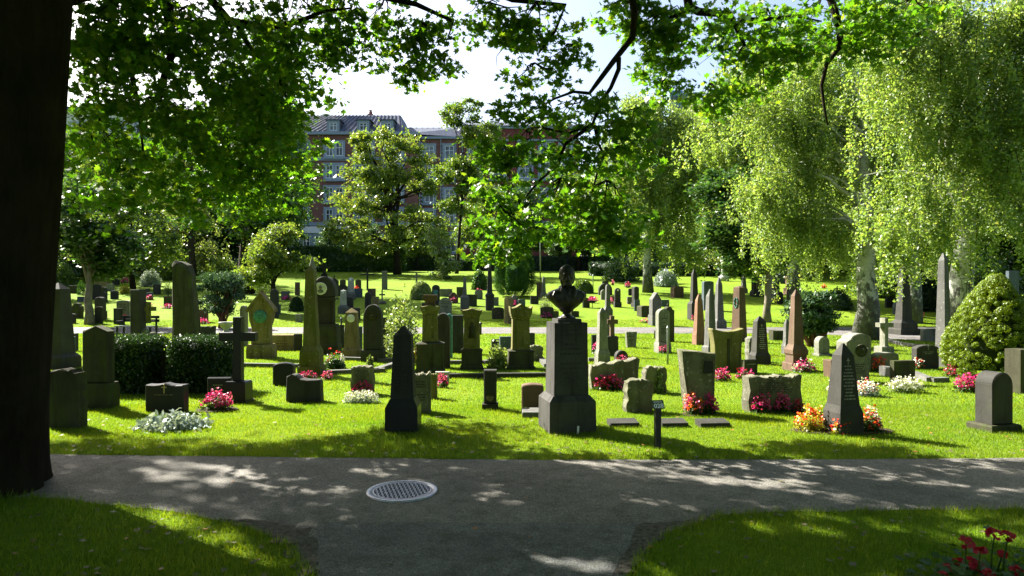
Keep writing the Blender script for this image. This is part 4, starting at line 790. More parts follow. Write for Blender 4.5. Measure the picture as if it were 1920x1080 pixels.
# ------------------------------------------------------------------ grave monuments
def outline(kind, w, h, rnd):
    a = w / 2; L = [(-a, 0), (a, 0)]
    def arc(cx, cz, rx, rz, a0, a1, n): return [(cx + rx * math.cos(a0 + (a1 - a0) * i / n), cz + rz * math.sin(a0 + (a1 - a0) * i / n)) for i in range(n + 1)]
    if kind == 'flat': return L + [(a, h), (-a, h)]
    if kind == 'round': r = min(a, h * .7); return L + arc(0, h - r, a, r, 0, PI, 16)
    if kind == 'seg': r = h * .16; return L + arc(0, h - r, a, r, 0.0, PI, 14)
    if kind == 'low': r = min(h * .1, w * .12); return L + [(a, h - r)] + [(a * math.cos(t), h - r + r * math.sin(t)) for t in (.5, .9, 1.25, PI / 2, 1.9, 2.25, 2.64)] + [(-a, h - r)]
    if kind == 'goth':
        zb = h - w * .72; pts = [(a, zb)]
        for i in range(1, 9): t = i / 8; pts.append((a * (1 - t ** 1.8), zb + (h - zb) * math.sin(t * PI / 2)))
        return L + pts + [(-x, z) for x, z in pts[-2::-1]]
    if kind == 'gable': return L + [(a, h - w * .22), (0, h), (-a, h - w * .22)]
    if kind == 'steep': return L + [(a, h - w * .75), (0, h), (-a, h - w * .75)]
    if kind == 'shoul': r = w * .32; return L + [(a, h - r * 1.05), (r * 1.1, h - r * .9)] + arc(0, h - r, r, r, .15, PI - .15, 10) + [(-r * 1.1, h - r * .9), (-a, h - r * 1.05)]
    if kind == 'swan': return L + [(a * 1.0, h * .93), (a * .96, h * .945), (a * .6, h * .935), (a * .3, h * .955), (0, h), (-a * .3, h * .955), (-a * .6, h * .935), (-a * .96, h * .945), (-a, h * .93)]
    if kind == 'cut': return L + [(a, h - w * .18), (a * .62, h), (-a * .62, h), (-a, h - w * .18)]
    if kind == 'taper': return [(-a * .74, 0), (a * .74, 0), (a, h * .96), (a * .93, h), (-a * .93, h), (-a, h * .96)]
    if kind == 'wave':
        pts = []
        for i in range(25): t = i / 24; pts.append((a - 2 * a * t, h * (.945 + .022 * math.sin(t * 2 * PI * 2.6 + .9) + .012 * math.sin(t * 23) + .025 * (2 * t - 1) ** 4)))
        return [(-a * .97, 0), (a * .97, 0), (a, h * .3), (a * .97, h * .6)] + pts + [(-a * .96, h * .6), (-a * 1.0, h * .3)]
    if kind == 'slant':
        pts = []
        for i in range(21): t = i / 20; pts.append((a - 2 * a * t, h * (.97 - .20 * t + .03 * math.sin(t * 19))))
        return [(-a * .93, 0), (a * .97, 0), (a, h * .5)] + pts + [(-a, h * .5)]
    if kind == 'lop': return [(-a, 0), (a, 0), (a, h * .72), (a * .9, h * .80), (a * .2, h * .80), (-a * .15, h * .84), (-a * .4, h * .98), (-a * .65, h), (-a * .95, h * .93)]
    if kind == 'rough':
        pts = []; n = 8
        for i in range(1, n): pts.append((a * (1 + rnd.uniform(-.06, .04)), h * i / n))
        m = 10
        for i in range(m + 1): t = i / m; pts.append((a * (1 - 2 * t) * .95, h * (1 - .05 * rnd.random() - .05 * abs(2 * t - 1) ** 3)))
        for i in range(n - 1, 0, -1): pts.append((-a * (1 + rnd.uniform(-.06, .04)), h * i / n))
        return L + pts
    if kind == 'plq':
        pts = [(a, h * .94), (a * .5, h * .965), (0, h * .98), (-a * .5, h * .995), (-a * 1.0, h)]
        return [(-a * .62, 0), (a * .88, 0), (a * .95, h * .5)] + pts + [(-a * .92, h * .65), (-a * .78, h * .3)]
    if kind == 'menhir': return [(-a * .95, 0), (a, 0), (a * .92, h * .25), (a * .84, h * .45), (a * .60, h * .68), (a * .50, h * .84), (a * .30, h * .95), (-a * .2, h * .985), (-a * .75, h), (-a * .98, h * .955), (-a * .92, h * .8), (-a * .97, h * .6), (-a * .93, h * .3)]
    if kind == 'flare':
        pts = []
        for i in range(9): t = i / 8; pts.append((a * (.84 + .16 * max(0, (t - .55) / .45) ** 1.6), h * t * .95))
        top = [(a * (1 - t * 2), h * (.985 - .075 * math.sin(PI * t))) for t in [0.02, .08, .2, .35, .5, .65, .8, .92, .98]]
        return [(-a * .84, 0)] + pts + top + [(-x, z) for x, z in pts[:0:-1]]
    raise ValueError(kind)
def inscription(par, w, z0, z1, n, mat, y, rnd, cross=False):
    mb = MB(); dz = (z1 - z0) / n
    for i in range(n):
        z = z1 - (i + .5) * dz; tot = w * rnd.uniform(.45, .95); x = -tot / 2
        if rnd.random() < .12: continue
        while x < tot / 2 - w * .05:
            l = w * rnd.uniform(.05, .2); l = min(l, tot / 2 - x); mb.box((x + l / 2, y, z), (l, .004, dz * .38)); x += l + w * .045
    if cross: s = w * .16; mb.box((0, y, z1 + s * 1.3), (s * .22, .004, s * 2)); mb.box((0, y - .001, z1 + s * 1.6), (s * 1.1, .004, s * .22))
    if mb.f: mb.build('inscription', mat, par)
SEED = [100]
NAMES = {'lt': 0}
def base_pt(x0, x1, yb, o):
    if 'Y' in o: return gp((x0 + x1) / 2, o['Y'])
    return ground((x0 + x1) / 2, yb)
def slab(kind, x0, x1, yt, yb, mat, label, **o):
    SEED[0] += 1; rnd = random.Random(SEED[0]); p = base_pt(x0, x1, yb, o); k = p.y / 1280
    w = (x1 - x0) * k; h = W(0, yt, p.y).z - p.z; rz = o.get('r', rnd.uniform(.12, .32) if x0 > 900 else rnd.uniform(-.05, .12)); d = o.get('d', min(.3, max(.1, w * .32)))
    w = max(.12, (w - d * abs(math.sin(rz)) * .8) / math.cos(rz))
    name = o.get('name', 'gravestone'); rough = o.get('rough', .012 if kind in ('rough', 'slant', 'plq', 'wave', 'menhir', 'lop') else 0.0)
    bh = (yb - o['b']) * k if 'b' in o else 0
    t = thing(name, label, o.get('cat', 'gravestone'), p + Vector((0, d * .3, 0)), rz, o.get('group'))
    mb = MB(); bw = 1.0
    if bh:
        bx = o.get('bw', 1.22); pl = MB(); W2 = w / 2; D2 = d / 2 + .05; w = w / bx if o.get('bw') is None else w / bx
        pl.frusta([(-.06, W2, D2), (bh * .8, W2, D2), (bh, W2 * .95, D2 * .92)]); pl.build('plinth', M[o.get('bm', mat)], t)
    prof = [(x, z + bh + (.002 if bh else -.05 if z <= 0 else 0)) for x, z in outline(kind, w, h - bh, rnd)]
    mb.prism(prof, d, o.get('ch', .014), 0, rnd, rough); mb.build('slab', M[mat], t)
    yf = -d / 2 - .002 - rough
    if 't' in o:
        n, a, b, im = o['t'][:4]; inscription(t, w * .72, bh + (h - bh) * a, bh + (h - bh) * b, n, M[im], yf, rnd, len(o['t']) > 4)
    if 'med' in o:
        cz, r, mm = o['med']; mb = MB(); r = r * k; mb.lathe([(r, 0), (r * .98, .03), (r * .9, .035), (r * .86, .02), (r * .5, .035), (r * .2, .05)], 24); m_ = mb.build('medallion', M[mm], t, True)
        m_.location = (o.get('mx', 0) * k, -d / 2 + .002, W(0, cz, p.y).z - p.z); m_.rotation_euler = (PI / 2, 0, 0)
        hb = MB(); hb.lathe([(r * .3, 0), (r * .36, r * .2), (r * .3, r * .5), (r * .12, r * .62)], 12, (0, r * .12, .02), .8, 1.0); hb.lathe([(r * .62, 0), (r * .5, .03), (r * .2, .045)], 12, (0, -r * .42, .015), 1, .55); hb.build('portrait_relief', M[mm], m_, True)
    if 'plq' in o:
        a, b, c, e, mm = o['plq']; mb = MB(); mb.box(((a + b) / 2 * w, -d / 2 - rough, h * (c + e) / 2), ((b - a) * w, .03, h * (e - c))); mb.build('plaque', M[mm], t)
    if 'urn' in o:
        s = o['urn'] * k; mb = MB(); mb.lathe([(s * .3, 0), (s * .2, s * .3), (s * .5, s * .7), (s * .45, s), (s * .2, s * 1.15), (.01, s * 1.5)], 12, (0, 0, h - .01)); mb.build('finial', M[mat], t, True)
    if 'cross' in o:
        s = o['cross'] * k; mb = MB(); mb.box((0, 0, h + s * .5 - .01), (s * .18, s * .16, s)); mb.box((0, 0, h + s * .62), (s * .75, s * .15, s * .17)); mb.build('top_cross', M[o.get('cm', mat)], t)
    return t
def ob(x0, x1, yt, yb, mat, label, b=None, sw=.8, tw=.6, pyr=None, pl=0, **o):
    """obelisk: plinth, die and tapering shaft. x0..x1 width at the base, b row where the shaft meets the die"""
    SEED[0] += 1; rnd = random.Random(SEED[0]); p = base_pt(x0, x1, yb, o); k = p.y / 1280; w = (x1 - x0) * k; h = W(0, yt, p.y).z - p.z
    rz = o.get('r', rnd.uniform(.2, .36) if x0 > 900 else rnd.uniform(.0, .12)); w /= (math.cos(rz) + .85 * abs(math.sin(rz))); a = w / 2
    bh = (yb - (b if b is not None else yb - .22 * (yb - yt))) * k; ph = pl * k
    t = thing('obelisk', label, 'obelisk', p + Vector((0, a * .6, 0)), rz, o.get('group'))
    if 'tilt' in o: t.rotation_euler = (0, o['tilt'], rz)
    z0 = -.06
    if ph: mb = MB(); mb.frusta([(-.06, a, a), (ph * .85, a, a), (ph, a * .95, a * .95)]); mb.build('plinth', M[o.get('bm', mat)], t); a *= o.get('pw', .86); z0 = ph + .001
    mb = MB(); zc = min(.12, bh * .25)
    if o.get('cap'): mb.frusta([(z0, a * .92, a * .92), (bh - zc * 2, a * .88, a * .88), (bh - zc * 1.7, a, a), (bh - zc, a, a), (bh, a * sw * 1.03, a * sw * 1.03)])
    else: mb.frusta([(z0, a, a), (bh - zc, a * .97, a * .97), (bh, a * sw * 1.02, a * sw * 1.02)])
    die = mb.build('base', M[mat], t)
    py = (pyr if pyr is not None else .16 * (x1 - x0) / max(1, (yb - yt)) * 4 * (yb - yt) * .16 + 6) * k
    mb = MB(); mb.frusta([(bh + .001, a * sw, a * sw), (h - py, a * tw, a * tw), (h, .012, .012)]); mb.build('shaft', M[o.get('sm', mat)], t)
    if 't' in o:
        n, z1, z2, im = o['t'][:4]; g = MB(); hh = h - py - bh
        for i in range(n):
            f = z2 - (z2 - z1) * (i + .5) / n; hw = a * (sw + (tw - sw) * f); z = bh + hh * f; y = -hw - .001; tot = hw * 1.5 * rnd.uniform(.5, .95); x = -tot / 2
            while x < tot / 2 - .01: l = min(tot / 2 - x, hw * rnd.uniform(.12, .45)); g.box((x + l / 2, y, z), (l, .005, hh * (z2 - z1) / n * .4)); x += l + hw * .1
        if len(o['t']) > 4: f = z2 + .06; hw = a * (sw + (tw - sw) * f); z = bh + hh * f; g.box((0, -hw - .001, z), (.012, .006, .09)); g.box((0, -hw - .002, z + .015), (.05, .006, .012))
        g.build('inscription', M[im], t)
    if 'med' in o:
        cz, r = o['med'][:2]; mm = o['med'][2]; z = W(0, cz, p.y).z - p.z; r *= k; f = (z - bh) / (h - py - bh); hw = a * (sw + (tw - sw) * f); mb = MB(); mb.lathe([(r, 0), (r, .03), (r * .85, .035), (r * .5, .045)], 20); m_ = mb.build('medallion', M[mm], t, True); m_.location = (0, -hw + .004, z); m_.rotation_euler = (PI / 2, 0, 0)
    if 'wreath' in o:
        z = W(0, o['wreath'], p.y).z - p.z; f = (z - bh) / (h - py - bh); hw = a * (sw + (tw - sw) * f); mb = MB(); r = .11; pts = [(-hw - .012, r * .62 * math.cos(q), z + r * 1.5 * math.sin(q)) for q in np.linspace(PI * .62, PI * 2.38, 16)]; mb.tube(pts, [.012 + .012 * (i % 2) for i in range(16)], 6)
        for q in np.linspace(PI * .7, PI * 2.3, 12): mb.box((-hw - .015, r * .62 * math.cos(q), z + r * 1.5 * math.sin(q)), (.02, .035, .035), 0, .4)
        mb.build('laurel_wreath', M['verd'], t)
    return t
def cross(x0, x1, yt, yb, ya, yc, xv0, xv1, mat, label, b=None, bx=None, **o):
    """cross with its block: arms from row ya to yc, upright from xv0 to xv1, block top at row b, block width bx pixels"""
    p = base_pt((xv0 + xv1) / 2 - .01, (xv0 + xv1) / 2 + .01, yb, o); k = p.y / 1280; h = W(0, yt, p.y).z - p.z; rz = o.get('r', .08)
    t = thing(o.get('name', 'grave_cross'), label, 'cross', p, rz, o.get('group')); zz = lambda y: W(0, y, p.y).z - p.z
    vw = (xv1 - xv0) * k * o.get('vk', .82); bh = zz(b) if b else -.05; d = o.get('d', vw * .7); mid = (xv0 + xv1) / 2
    mb = MB(); L, R_ = (x0 - mid) * k, (x1 - mid) * k; za, zc = zz(ya), zz(yc)
    pr = [(-vw / 2 * 1.08, bh), (vw / 2 * 1.08, bh), (vw / 2, zc), (R_, zc), (R_, za), (vw / 2, za), (vw / 2, h), (-vw / 2, h), (-vw / 2, za), (L, za), (L, zc), (-vw / 2, zc)]
    mb.prism(pr, d, .008); mb.build('cross', M[mat], t)
    if b:
        q = bx * k / 2; mb = MB()
        if o.get('rocky'):
            rnd = random.Random(7)
            for i in range(9): s = q * rnd.uniform(.5, .8); mb.lathe([(s * .8, -.1), (s, s * .3), (s * .6, s * .8), (.02, s)], 7, (rnd.uniform(-.6, .6) * q, rnd.uniform(-.3, .3) * q, bh * rnd.uniform(0, .65)))
            mb.build('rocky_base', M[o.get('bm', mat)], t)
        else: mb.frusta([(-.05, q, q * .8), (bh * .93, q * .95, q * .76), (bh, q * .86, q * .68)]); mb.build('base', M[o.get('bm', mat)], t)
        if o.get('step'): mb = MB(); mb.box((0, 0, -.005), (q * 2.35, q * 2.0, .05)); mb.build('plinth', M[o.get('bm', mat)], t)
    return t
def pillar(x0, x1, xs0, xs1, yt, yb, yc, yd, mat, label, **o):
    """pillar monument: die from row yd down, shaft xs0..xs1 up to the cap at row yc, pedimented cap to row yt"""
    p = ground((x0 + x1) / 2, yb); k = p.y / 1280; rz = o.get('r', .1); zz = lambda y: W(0, y, p.y).z - p.z; h = zz(yt)
    t = thing('pillar_monument', label, 'monument', p + Vector((0, .2, 0)), rz); a = (x1 - x0) * k / 2 / (math.cos(rz) + .4 * math.sin(abs(rz))); s = (xs1 - xs0) * k / 2 / (math.cos(rz) + .5 * math.sin(abs(rz))); zd, zc = zz(yd), zz(yc); D = .8
    mb = MB(); mb.frusta([(-.06, a * 1.0, a * D), (zd * .12, a * 1.0, a * D), (zd * .2, a * .9, a * D * .9), (zd * .86, a * .88, a * D * .88), (zd * .93, a * .96, a * D * .95), (zd, s * 1.06, s * D * 1.06)]); mb.build('base', M[o.get('bm', mat)], t)
    mb = MB(); mb.frusta([(zd + .001, s * 1.03, s * D * 1.03), (zd + .06, s, s * D), (zc - .06, s * .94, s * D * .94), (zc - .03, s * 1.04, s * D * 1.04), (zc, s * 1.04, s * D * 1.04)]); mb.build('shaft', M[mat], t)
    if o.get('panel', True):
        mb = MB(); hp = zc - zd; mb.box((0, -s * D * 1.0, zd + hp * .5), (s * 1.1, .03, hp * .78)); mb.build('panel', M[mat], t)
    if o.get('figure'):
        mb = MB(); y = -s * D - .02; z = zd + (zc - zd) * .32; u = (zc - zd) * .5
        mb.lathe([(u * .22, 0), (u * .16, u * .35), (u * .19, u * .62), (u * .08, u * .74)], 9, (0, y, z), 1, .35); mb.lathe([(.005, 0), (u * .1, u * .08), (u * .1, u * .16), (.005, u * .25)], 9, (0, y, z + u * .72), 1, .5); mb.build('figure_relief', M['dkg'], t, True)
    mb = MB(); c = s * 1.22; ht = h - zc
    mb.prism([(-c * .9, zc + .001), (c * .9, zc + .001), (c, zc + ht * .35), (c * 1.04, zc + ht * .82), (c * .9, zc + ht * .66), (c * .5, zc + ht * .74), (0, h), (-c * .5, zc + ht * .74), (-c * .9, zc + ht * .66), (-c * 1.04, zc + ht * .82), (-c, zc + ht * .35)], c * 1.75, .01); mb.build('capital', M[o.get('cm', mat)], t)
    if o.get('stump'):
        mb = MB(); mb.frusta([(h - ht * .4, .11, .1), (h + .06, .1, .09), (h + .09, .145, .11), (h + .2, .15, .11)]); mb.build('finial', M['brn'], t)
    return t
# ---- front row and the rows behind it
ob(70, 128, 530, 692, 'dk', 'grey obelisk half hidden behind the big dark maple trunk', b=664, sw=.72, tw=.5, r=-.1)
slab('flat', 112, 143, 625, 668, 'dk', 'dark upright slab standing behind the pale slab by the trunk', Y=19.5)
slab('flat', 117, 141, 631, 672, 'blu', 'bluish slab on a low base right of the half-hidden obelisk', b=663)
slab('gable', 151, 210, 611, 766, 'dkg', 'tall grey pointed stele with a small engraved cross at left', b=718, bw=1.22, r=-.04, d=.2, t=(15, .15, .75, 'ink', 1))
slab('rough', 86, 152, 691, 803, 'dkg', 'broad dark rough-hewn block beside the maple trunk', d=.2, r=-.08)
slab('round', 300, 332, 655, 724, 'dk', 'dark stone sunk between the two square clipped hedges', Y=12.0)
slab('menhir', 321, 369, 489, 648, 'dkg', 'tall natural standing stone rising behind the clipped hedges', d=.5, r=.0, name='standing_stone', cat='standing stone', ch=.09, rough=.03)
slab('flat', 246, 265, 543, 642, 'dk', 'tall dark narrow pillar behind the clipped hedge', d=.4, r=-.05)
cross(268, 292, 566, 641, 575, 583, 274, 283, 'mos', 'small mossy cross on a rocky mound behind the hedge', b=606, bx=28, rocky=True, bm='rgh')
cross(412, 482, 594, 753, 623, 639, 439, 455, 'blk', 'big black cross on a black block at left', b=714, bx=42, r=-.05, d=.12, vk=.95, step=True)
slab('swan', 273, 348, 718, 774, 'blk', 'low black stone with curved peaked top behind the silver plants', d=.16, r=-.06, t=(1, .60, .62, 'gold', 1))
slab('flat', 389, 432, 708, 753, 'blk', 'small black slab just left of the big black cross', d=.1, r=.05, t=(4, .3, .75, 'paint'))
slab('rough', 418, 441, 690, 702, 'rgh', 'flat grey boulder in the grass behind the big black cross', d=.3)
slab('wave', 368, 402, 611, 632, 'dk', 'dark wavy-topped stone inside a pale kerb', d=.2, r=.1)
slab('goth', 450, 462, 573, 650, 'pale', 'pale narrow pointed stele left of the medallion stele', d=.2)
# gabled stele with bronze medallion
p = ground(491, 671); k = p.y / 1280
t = thing('gabled_stele', 'pale gabled stele with green bronze medallion', 'monument', p, .08); zz = lambda y, P=p: W(0, y, P.y).z - P.z
mb = MB(); mb.frusta([(-.05, .325, .24), (zz(652), .325, .24), (zz(645), .29, .2)]); mb.build('base', M['ylw'], t)
mb = MB(); mb.prism([(-.235, zz(645)), (.235, zz(645)), (.225, zz(612)), (.28, zz(600)), (.30, zz(580)), (0, zz(551)), (-.30, zz(580)), (-.28, zz(600)), (-.225, zz(612))], .3, .012); mb.build('shaft', M['ylw'], t)
mb = MB()
for s in (-1, 1): mb.add([(0, -.2, zz(547)), (s * .35, -.2, zz(580)), (s * .35, -.2, zz(585)), (0, -.2, zz(552)), (0, .2, zz(547)), (s * .35, .2, zz(580)), (s * .35, .2, zz(585)), (0, .2, zz(552))], [(0, 1, 2, 3), (7, 6, 5, 4), (0, 4, 5, 1), (1, 5, 6, 2), (2, 6, 7, 3), (3, 7, 4, 0)])
mb.box((0, 0, zz(546)), (.07, .1, .05)); mb.build('gable', M['ylw'], t)
mb = MB(); mb.lathe([(.17, 0), (.17, .03), (.14, .04), (.05, .06)], 24); m_ = mb.build('medallion', M['verd'], t, True); m_.location = (-.0, -.148, zz(593)); m_.rotation_euler = (PI / 2, 0, 0)
t_ = slab('flat', 506, 551, 628, 657, 'ylw', 'low pale sandstone block right of the gabled stele', d=.4, r=.02, t=(3, .2, .7, 'brn'))
slab('flat', 551, 566, 626, 655, 'dk', 'plain dark slab between sandstone block and tall obelisk', Y=19.5)
slab('flat', 475, 478, 612, 634, 'blu', 'small bluish slab edge behind the gabled stele', Y=23)
ob(559, 603, 497, 705, 'mos', 'very tall mossy obelisk on a stepped block at centre left', b=649, sw=.70, tw=.42, pl=18, r=.03, pyr=10, tilt=-.012)
ob(566, 600, 481, 655, 'pale', 'pale obelisk tip showing behind the tall mossy obelisk', b=620, sw=.75, tw=.55, Y=21, r=.35, pyr=26)
# big dark niche monument
p = ground(605, 664); k = p.y / 1280
t = thing('niche_monument', 'big dark round-headed monument with pale portrait medallion and iron cross', 'monument', p + Vector((0, .25, 0)), .06); zz = lambda y, P=p: W(0, y, P.y).z - P.z
mb = MB(); mb.frusta([(-.05, .40, .32), (zz(648), .40, .32), (zz(644), .37, .3), (zz(618), .36, .29), (zz(612), .345, .27)]); mb.build('base', M['dkg'], t)
mb = MB(); r0 = .315; mb.prism([(-r0, zz(557)), (r0, zz(557))] + [(r0 * math.cos(q), zz(551) + (zz(518) - zz(551)) * math.sin(q)) for q in np.linspace(0, PI, 18)], .5, .02); mb.build('arched_head', M['dk'], t)
mb = MB(); z1, z2 = zz(612) + .001, zz(557) - .001; mb.box((0, .03, (z1 + z2) / 2), (.46, .36, z2 - z1)); mb.box((0, -.02, z2 - .04), (.66, .5, .06)); mb.box((0, -.02, z1 + .03), (.66, .48, .06)); mb.build('niche', M['dk'], t)
for s in (-1, 1): mb = MB(); mb.lathe([(.05, 0), (.042, .04), (.04, z2 - z1 - .18), (.055, z2 - z1 - .14)], 12, (s * .27, -.17, z1 + .065)); mb.build('column', M['dk'], t, True)
inscription(t, .4, z1 + .15, z2 - .15, 7, M['ink'], -.153, random.Random(1))
mb = MB(); mb.lathe([(.17, 0), (.17, .03), (.145, .04), (.14, .025), (.05, .03)], 28); m_ = mb.build('medallion', M['whitem'], t, True); m_.location = (-.07, -.249, zz(541)); m_.rotation_euler = (PI / 2, 0, 0)
hb = MB(); hb.lathe([(.035, 0), (.05, .03), (.045, .06), (.02, .075)], 12, (0, .03, .02), .9, 1.15); hb.lathe([(.09, 0), (.07, .03), (.02, .045)], 12, (0, -.07, .015), 1, .6); hb.build('portrait_relief', M['pale'], m_, True)
mb = MB(); zc = zz(518); mb.box((-.02, 0, zc + .17), (.09, .07, .36)); mb.box((-.02, 0, zc + .26), (.3, .06, .06)); mb.box((-.02, 0, zc + .02), (.16, .14, .1)); mb.build('top_cross', M['irond'], t)
ob(640, 675, 578, 673, 'ylw', 'slim sandstone pillar with round white medallion', b=652, sw=.74, tw=.62, pyr=8, med=(597, 7.5, 'whitem'), r=.05)
slab('goth', 677, 720, 571, 678, 'dk', 'dark pointed-arch stele with oval wreath relief', b=656, d=.3, med=(592, 10, 'dkg'), r=.05)
slab('flat', 630, 645, 609, 656, 'dk', 'dark slab squeezed behind the slim medallion pillar', Y=20.5)
slab('flat', 668, 679, 612, 655, 'blu', 'bluish slab edge left of the pointed-arch stele', Y=19.5)
slab('flat', 714, 738, 595, 660, 'dkg', 'green-stained slab behind the rose bush', Y=18.5)
ob(722, 785, 612, 809, 'blk', 'dark pointed obelisk close to the path with a stick leaning at its foot', b=748, sw=.70, tw=.52, r=.02, pyr=17, pl=0, sm='dk', bm='dk', t=(12, .2, .8, 'ink'))
slab('wave', 766, 808, 697, 775, 'rgh', 'rough upright slab behind the dark pointed obelisk', d=.2, r=.12, t=(8, .3, .8, 'ink'))
slab('rough', 657, 701, 685, 740, 'rgh', 'square rough slab with pink and white flowers before it', d=.2, r=.1, t=(6, .45, .85, 'ink'))
slab('seg', 512, 551, 680, 723, 'blk', 'small round-topped black stone right of the big black cross', d=.16, r=.0)
slab('lop', 537, 602, 702, 754, 'dk', 'low dark stone with lopsided sloping top', d=.2, r=.0)
slab('rough', 803, 819, 700, 748, 'mos', 'short mossy post behind the rough upright slab', d=.15)
slab('flat', 816, 842, 697, 716, 'lt', 'small pale stone behind the pink flowers by the mossy post', Y=13)
pillar(776, 833, 788, 818, 571, 702, 584, 641, 'mos', 'mossy pillar with broken finial, first of the three mossy pillars', stump=True, bm='dkg', r=.06)
pillar(861, 906, 868, 900, 578, 694, 590, 655, 'mos', 'mossy pillar with a dark standing figure relief', figure=True, bm='dkg', r=.07)
pillar(949, 1003, 959, 994, 570, 693, 594, 656, 'mos', 'stout mossy pillar right of the leafy perennial', bm='dkg', r=.1)
slab('seg', 817, 843, 587, 682, 'dk', 'tall dark arched slab directly behind the first mossy pillar', d=.3, Y=15.3)
slab('shoul', 835, 848, 588, 668, 'verd', 'narrow slab with green copper edge behind the mossy pillars', d=.2, Y=17.5)
slab('flat', 843, 869, 591, 652, 'dk', 'wide plain dark slab left of the figure pillar', d=.2, Y=18.8)
slab('flat', 921, 938, 636, 653, 'dk', 'low dark slab left behind the stout mossy pillar')
slab('flat', 936, 962, 631, 657, 'blu', 'blue-grey slab close behind the stout mossy pillar')
slab('low', 990, 1003, 624, 651, 'dk', 'dark slab edge at the right of the stout mossy pillar', Y=21)
slab('rough', 992, 1018, 647, 678, 'rgh', 'pale rough slab between stout pillar and bust pedestal', d=.2)
slab('flat', 904, 934, 694, 768, 'dk', 'narrow grey-black stele with a small round disc near its foot', b=757, bw=1.25, d=.16, r=.0, med=(745, 6.5, 'ylw'))
slab('low', 978, 1019, 720, 766, 'brn', 'low brown stone with bench-like slab before it, left of the pedestal', d=.22, r=.0)
p = ground(1000, 779); t = thing('grave_slab', 'low grey ledger slab in front of the low brown stone', 'grave slab', p, .0); mb = MB(); mb.frusta([(-.03, .16, .2), (.06, .16, .2), (.075, .15, .19)]); mb.build('ledger', M['gry'], t)
# ---- right half
ob(1116, 1144, 577, 686, 'pale', 'pale slender obelisk right of the bust', b=655, sw=.74, tw=.56, r=.2, pyr=9)
ob(1131, 1149, 533, 632, 'gry', 'thin grey obelisk tip beyond the pale slender obelisk', b=575, sw=.55, tw=.42, pyr=3, r=.2)
cross(1138, 1158, 592, 668, 599, 607, 1143, 1152, 'brn', 'brown cross with dark block right of the pale slender obelisk', b=630, bx=21, bm='dk', d=.14)
slab('flat', 1109, 1123, 628, 662, 'blk', 'small black slab left of the pale slender obelisk')
slab('round', 1152, 1178, 657, 682, 'dk', 'small dark round-topped slab behind the long wavy stone', d=.15)
slab('slant', 1103, 1199, 671, 729, 'rgh', 'long low stone with wavy sloping top and dark red flowers', d=.22, r=.18, rough=.02)
slab('rough', 1171, 1224, 710, 773, 'rgh', 'squat rough stone overgrown by leaves, left of the number post', d=.2, r=.2, rough=.018)
slab('rough', 1206, 1250, 686, 737, 'rgh', 'square rough stone with leafy stems behind the overgrown one', d=.18, r=.15)
slab('taper', 1172, 1195, 622, 652, 'pale', 'small tapering pale stone alone in the lawn', d=.15, t=(5, .4, .85, 'ink'))
slab('round', 1230, 1257, 579, 662, 'pale', 'pale round-topped stele behind the thin green pole', b=642, bw=1.12, d=.25, r=.18, t=(8, .25, .75, 'ink', 1))
slab('shoul', 1243, 1264, 575, 641, 'dkg', 'dark shouldered stone behind the pale round-topped stele', d=.3, urn=5)
slab('flat', 1227, 1236, 620, 644, 'blk', 'black slab edge left of the pale round-topped stele', Y=24)
ob(1301, 1323, 551, 647, 'red', 'slim reddish obelisk beyond the plaque stone', b=622, sw=.82, tw=.52, r=.18, pyr=12)
ob(1320, 1347, 542, 661, 'gry', 'tall grey obelisk directly behind the flared stele', b=648, sw=.72, tw=.5, r=.28, pyr=14)
ob(1292, 1314, 504, 600, 'dk', 'tallest thin dark obelisk in the group beyond the path', b=565, sw=.62, tw=.42, r=.2, pyr=10)
slab('low', 1318, 1338, 527, 582, 'blu', 'tall blue-grey slab between the obelisks', d=.35, r=.1)
ob(1338, 1362, 519, 616, 'gry', 'grey obelisk with sharp tip right of the blue-grey slab', b=598, sw=.66, tw=.42, r=.22, pyr=14)
ob(1374, 1402, 536, 642, 'brn', 'tall pale-sided pillar with laurel wreath emblem', b=637, sw=.95, tw=.66, r=.5, pyr=3, wreath=567)
slab('flare', 1331, 1395, 614, 698, 'mos', 'broad flared mossy stele with hollow top and relief cross', d=.26, r=.12, plq=(-.04, .04, .1, .75, 'dkg'))
slab('flat', 1391, 1421, 675, 703, 'dkg', 'low side slab right of the flared mossy stele', d=.16, t=(3, .4, .8, 'paint'))
slab('plq', 1276, 1342, 656, 776, 'rgh', 'tall rough tapering stone with dark bronze plaque', d=.24, r=.05, plq=(.12, .38, .64, .83, 'blk'), rough=.018)
ob(1411, 1444, 593, 684, 'dk', 'dark lettered obelisk right of the flared stele', b=661, sw=.76, tw=.56, r=.1, pyr=10, t=(11, .1, .8, 'paint', 1))
slab('rough', 1400, 1418, 631, 678, 'pale', 'pale rough-edged stone left of the dark lettered obelisk', d=.2, r=.3)
slab('flat', 1445, 1471, 620, 638, 'dkg', 'low block-like stone near the middle path', d=.3, r=.2)
ob(1469, 1485, 598, 664, 'gry', 'small thin obelisk left of the big brown obelisk', b=643, sw=.72, tw=.55, r=.15, pyr=9)
ob(1477, 1517, 543, 696, 'brn', 'big brown obelisk with collar and pink flowers at its foot', b=646, sw=.66, tw=.42, pl=16, cap=True, r=.14, pyr=12)
slab('rough', 1523, 1551, 622, 648, 'rgh', 'rough-edged round stone, rear one of the pair by the dark juniper', Y=21, d=.2, r=.2)
slab('round', 1528, 1558, 631, 668, 'pale', 'round-topped pale stone, front one of the pair by the dark juniper', d=.22, r=.2, b=663)
slab('low', 1197, 1221, 573, 594, 'dkg', 'square dark block with pale corners in the lawn beyond the path', d=.6, r=.25)
slab('steep', 1218, 1241, 548, 610, 'gry', 'grey steep-gabled stele beyond the middle path', b=590, bw=1.15, d=.4, r=.22)
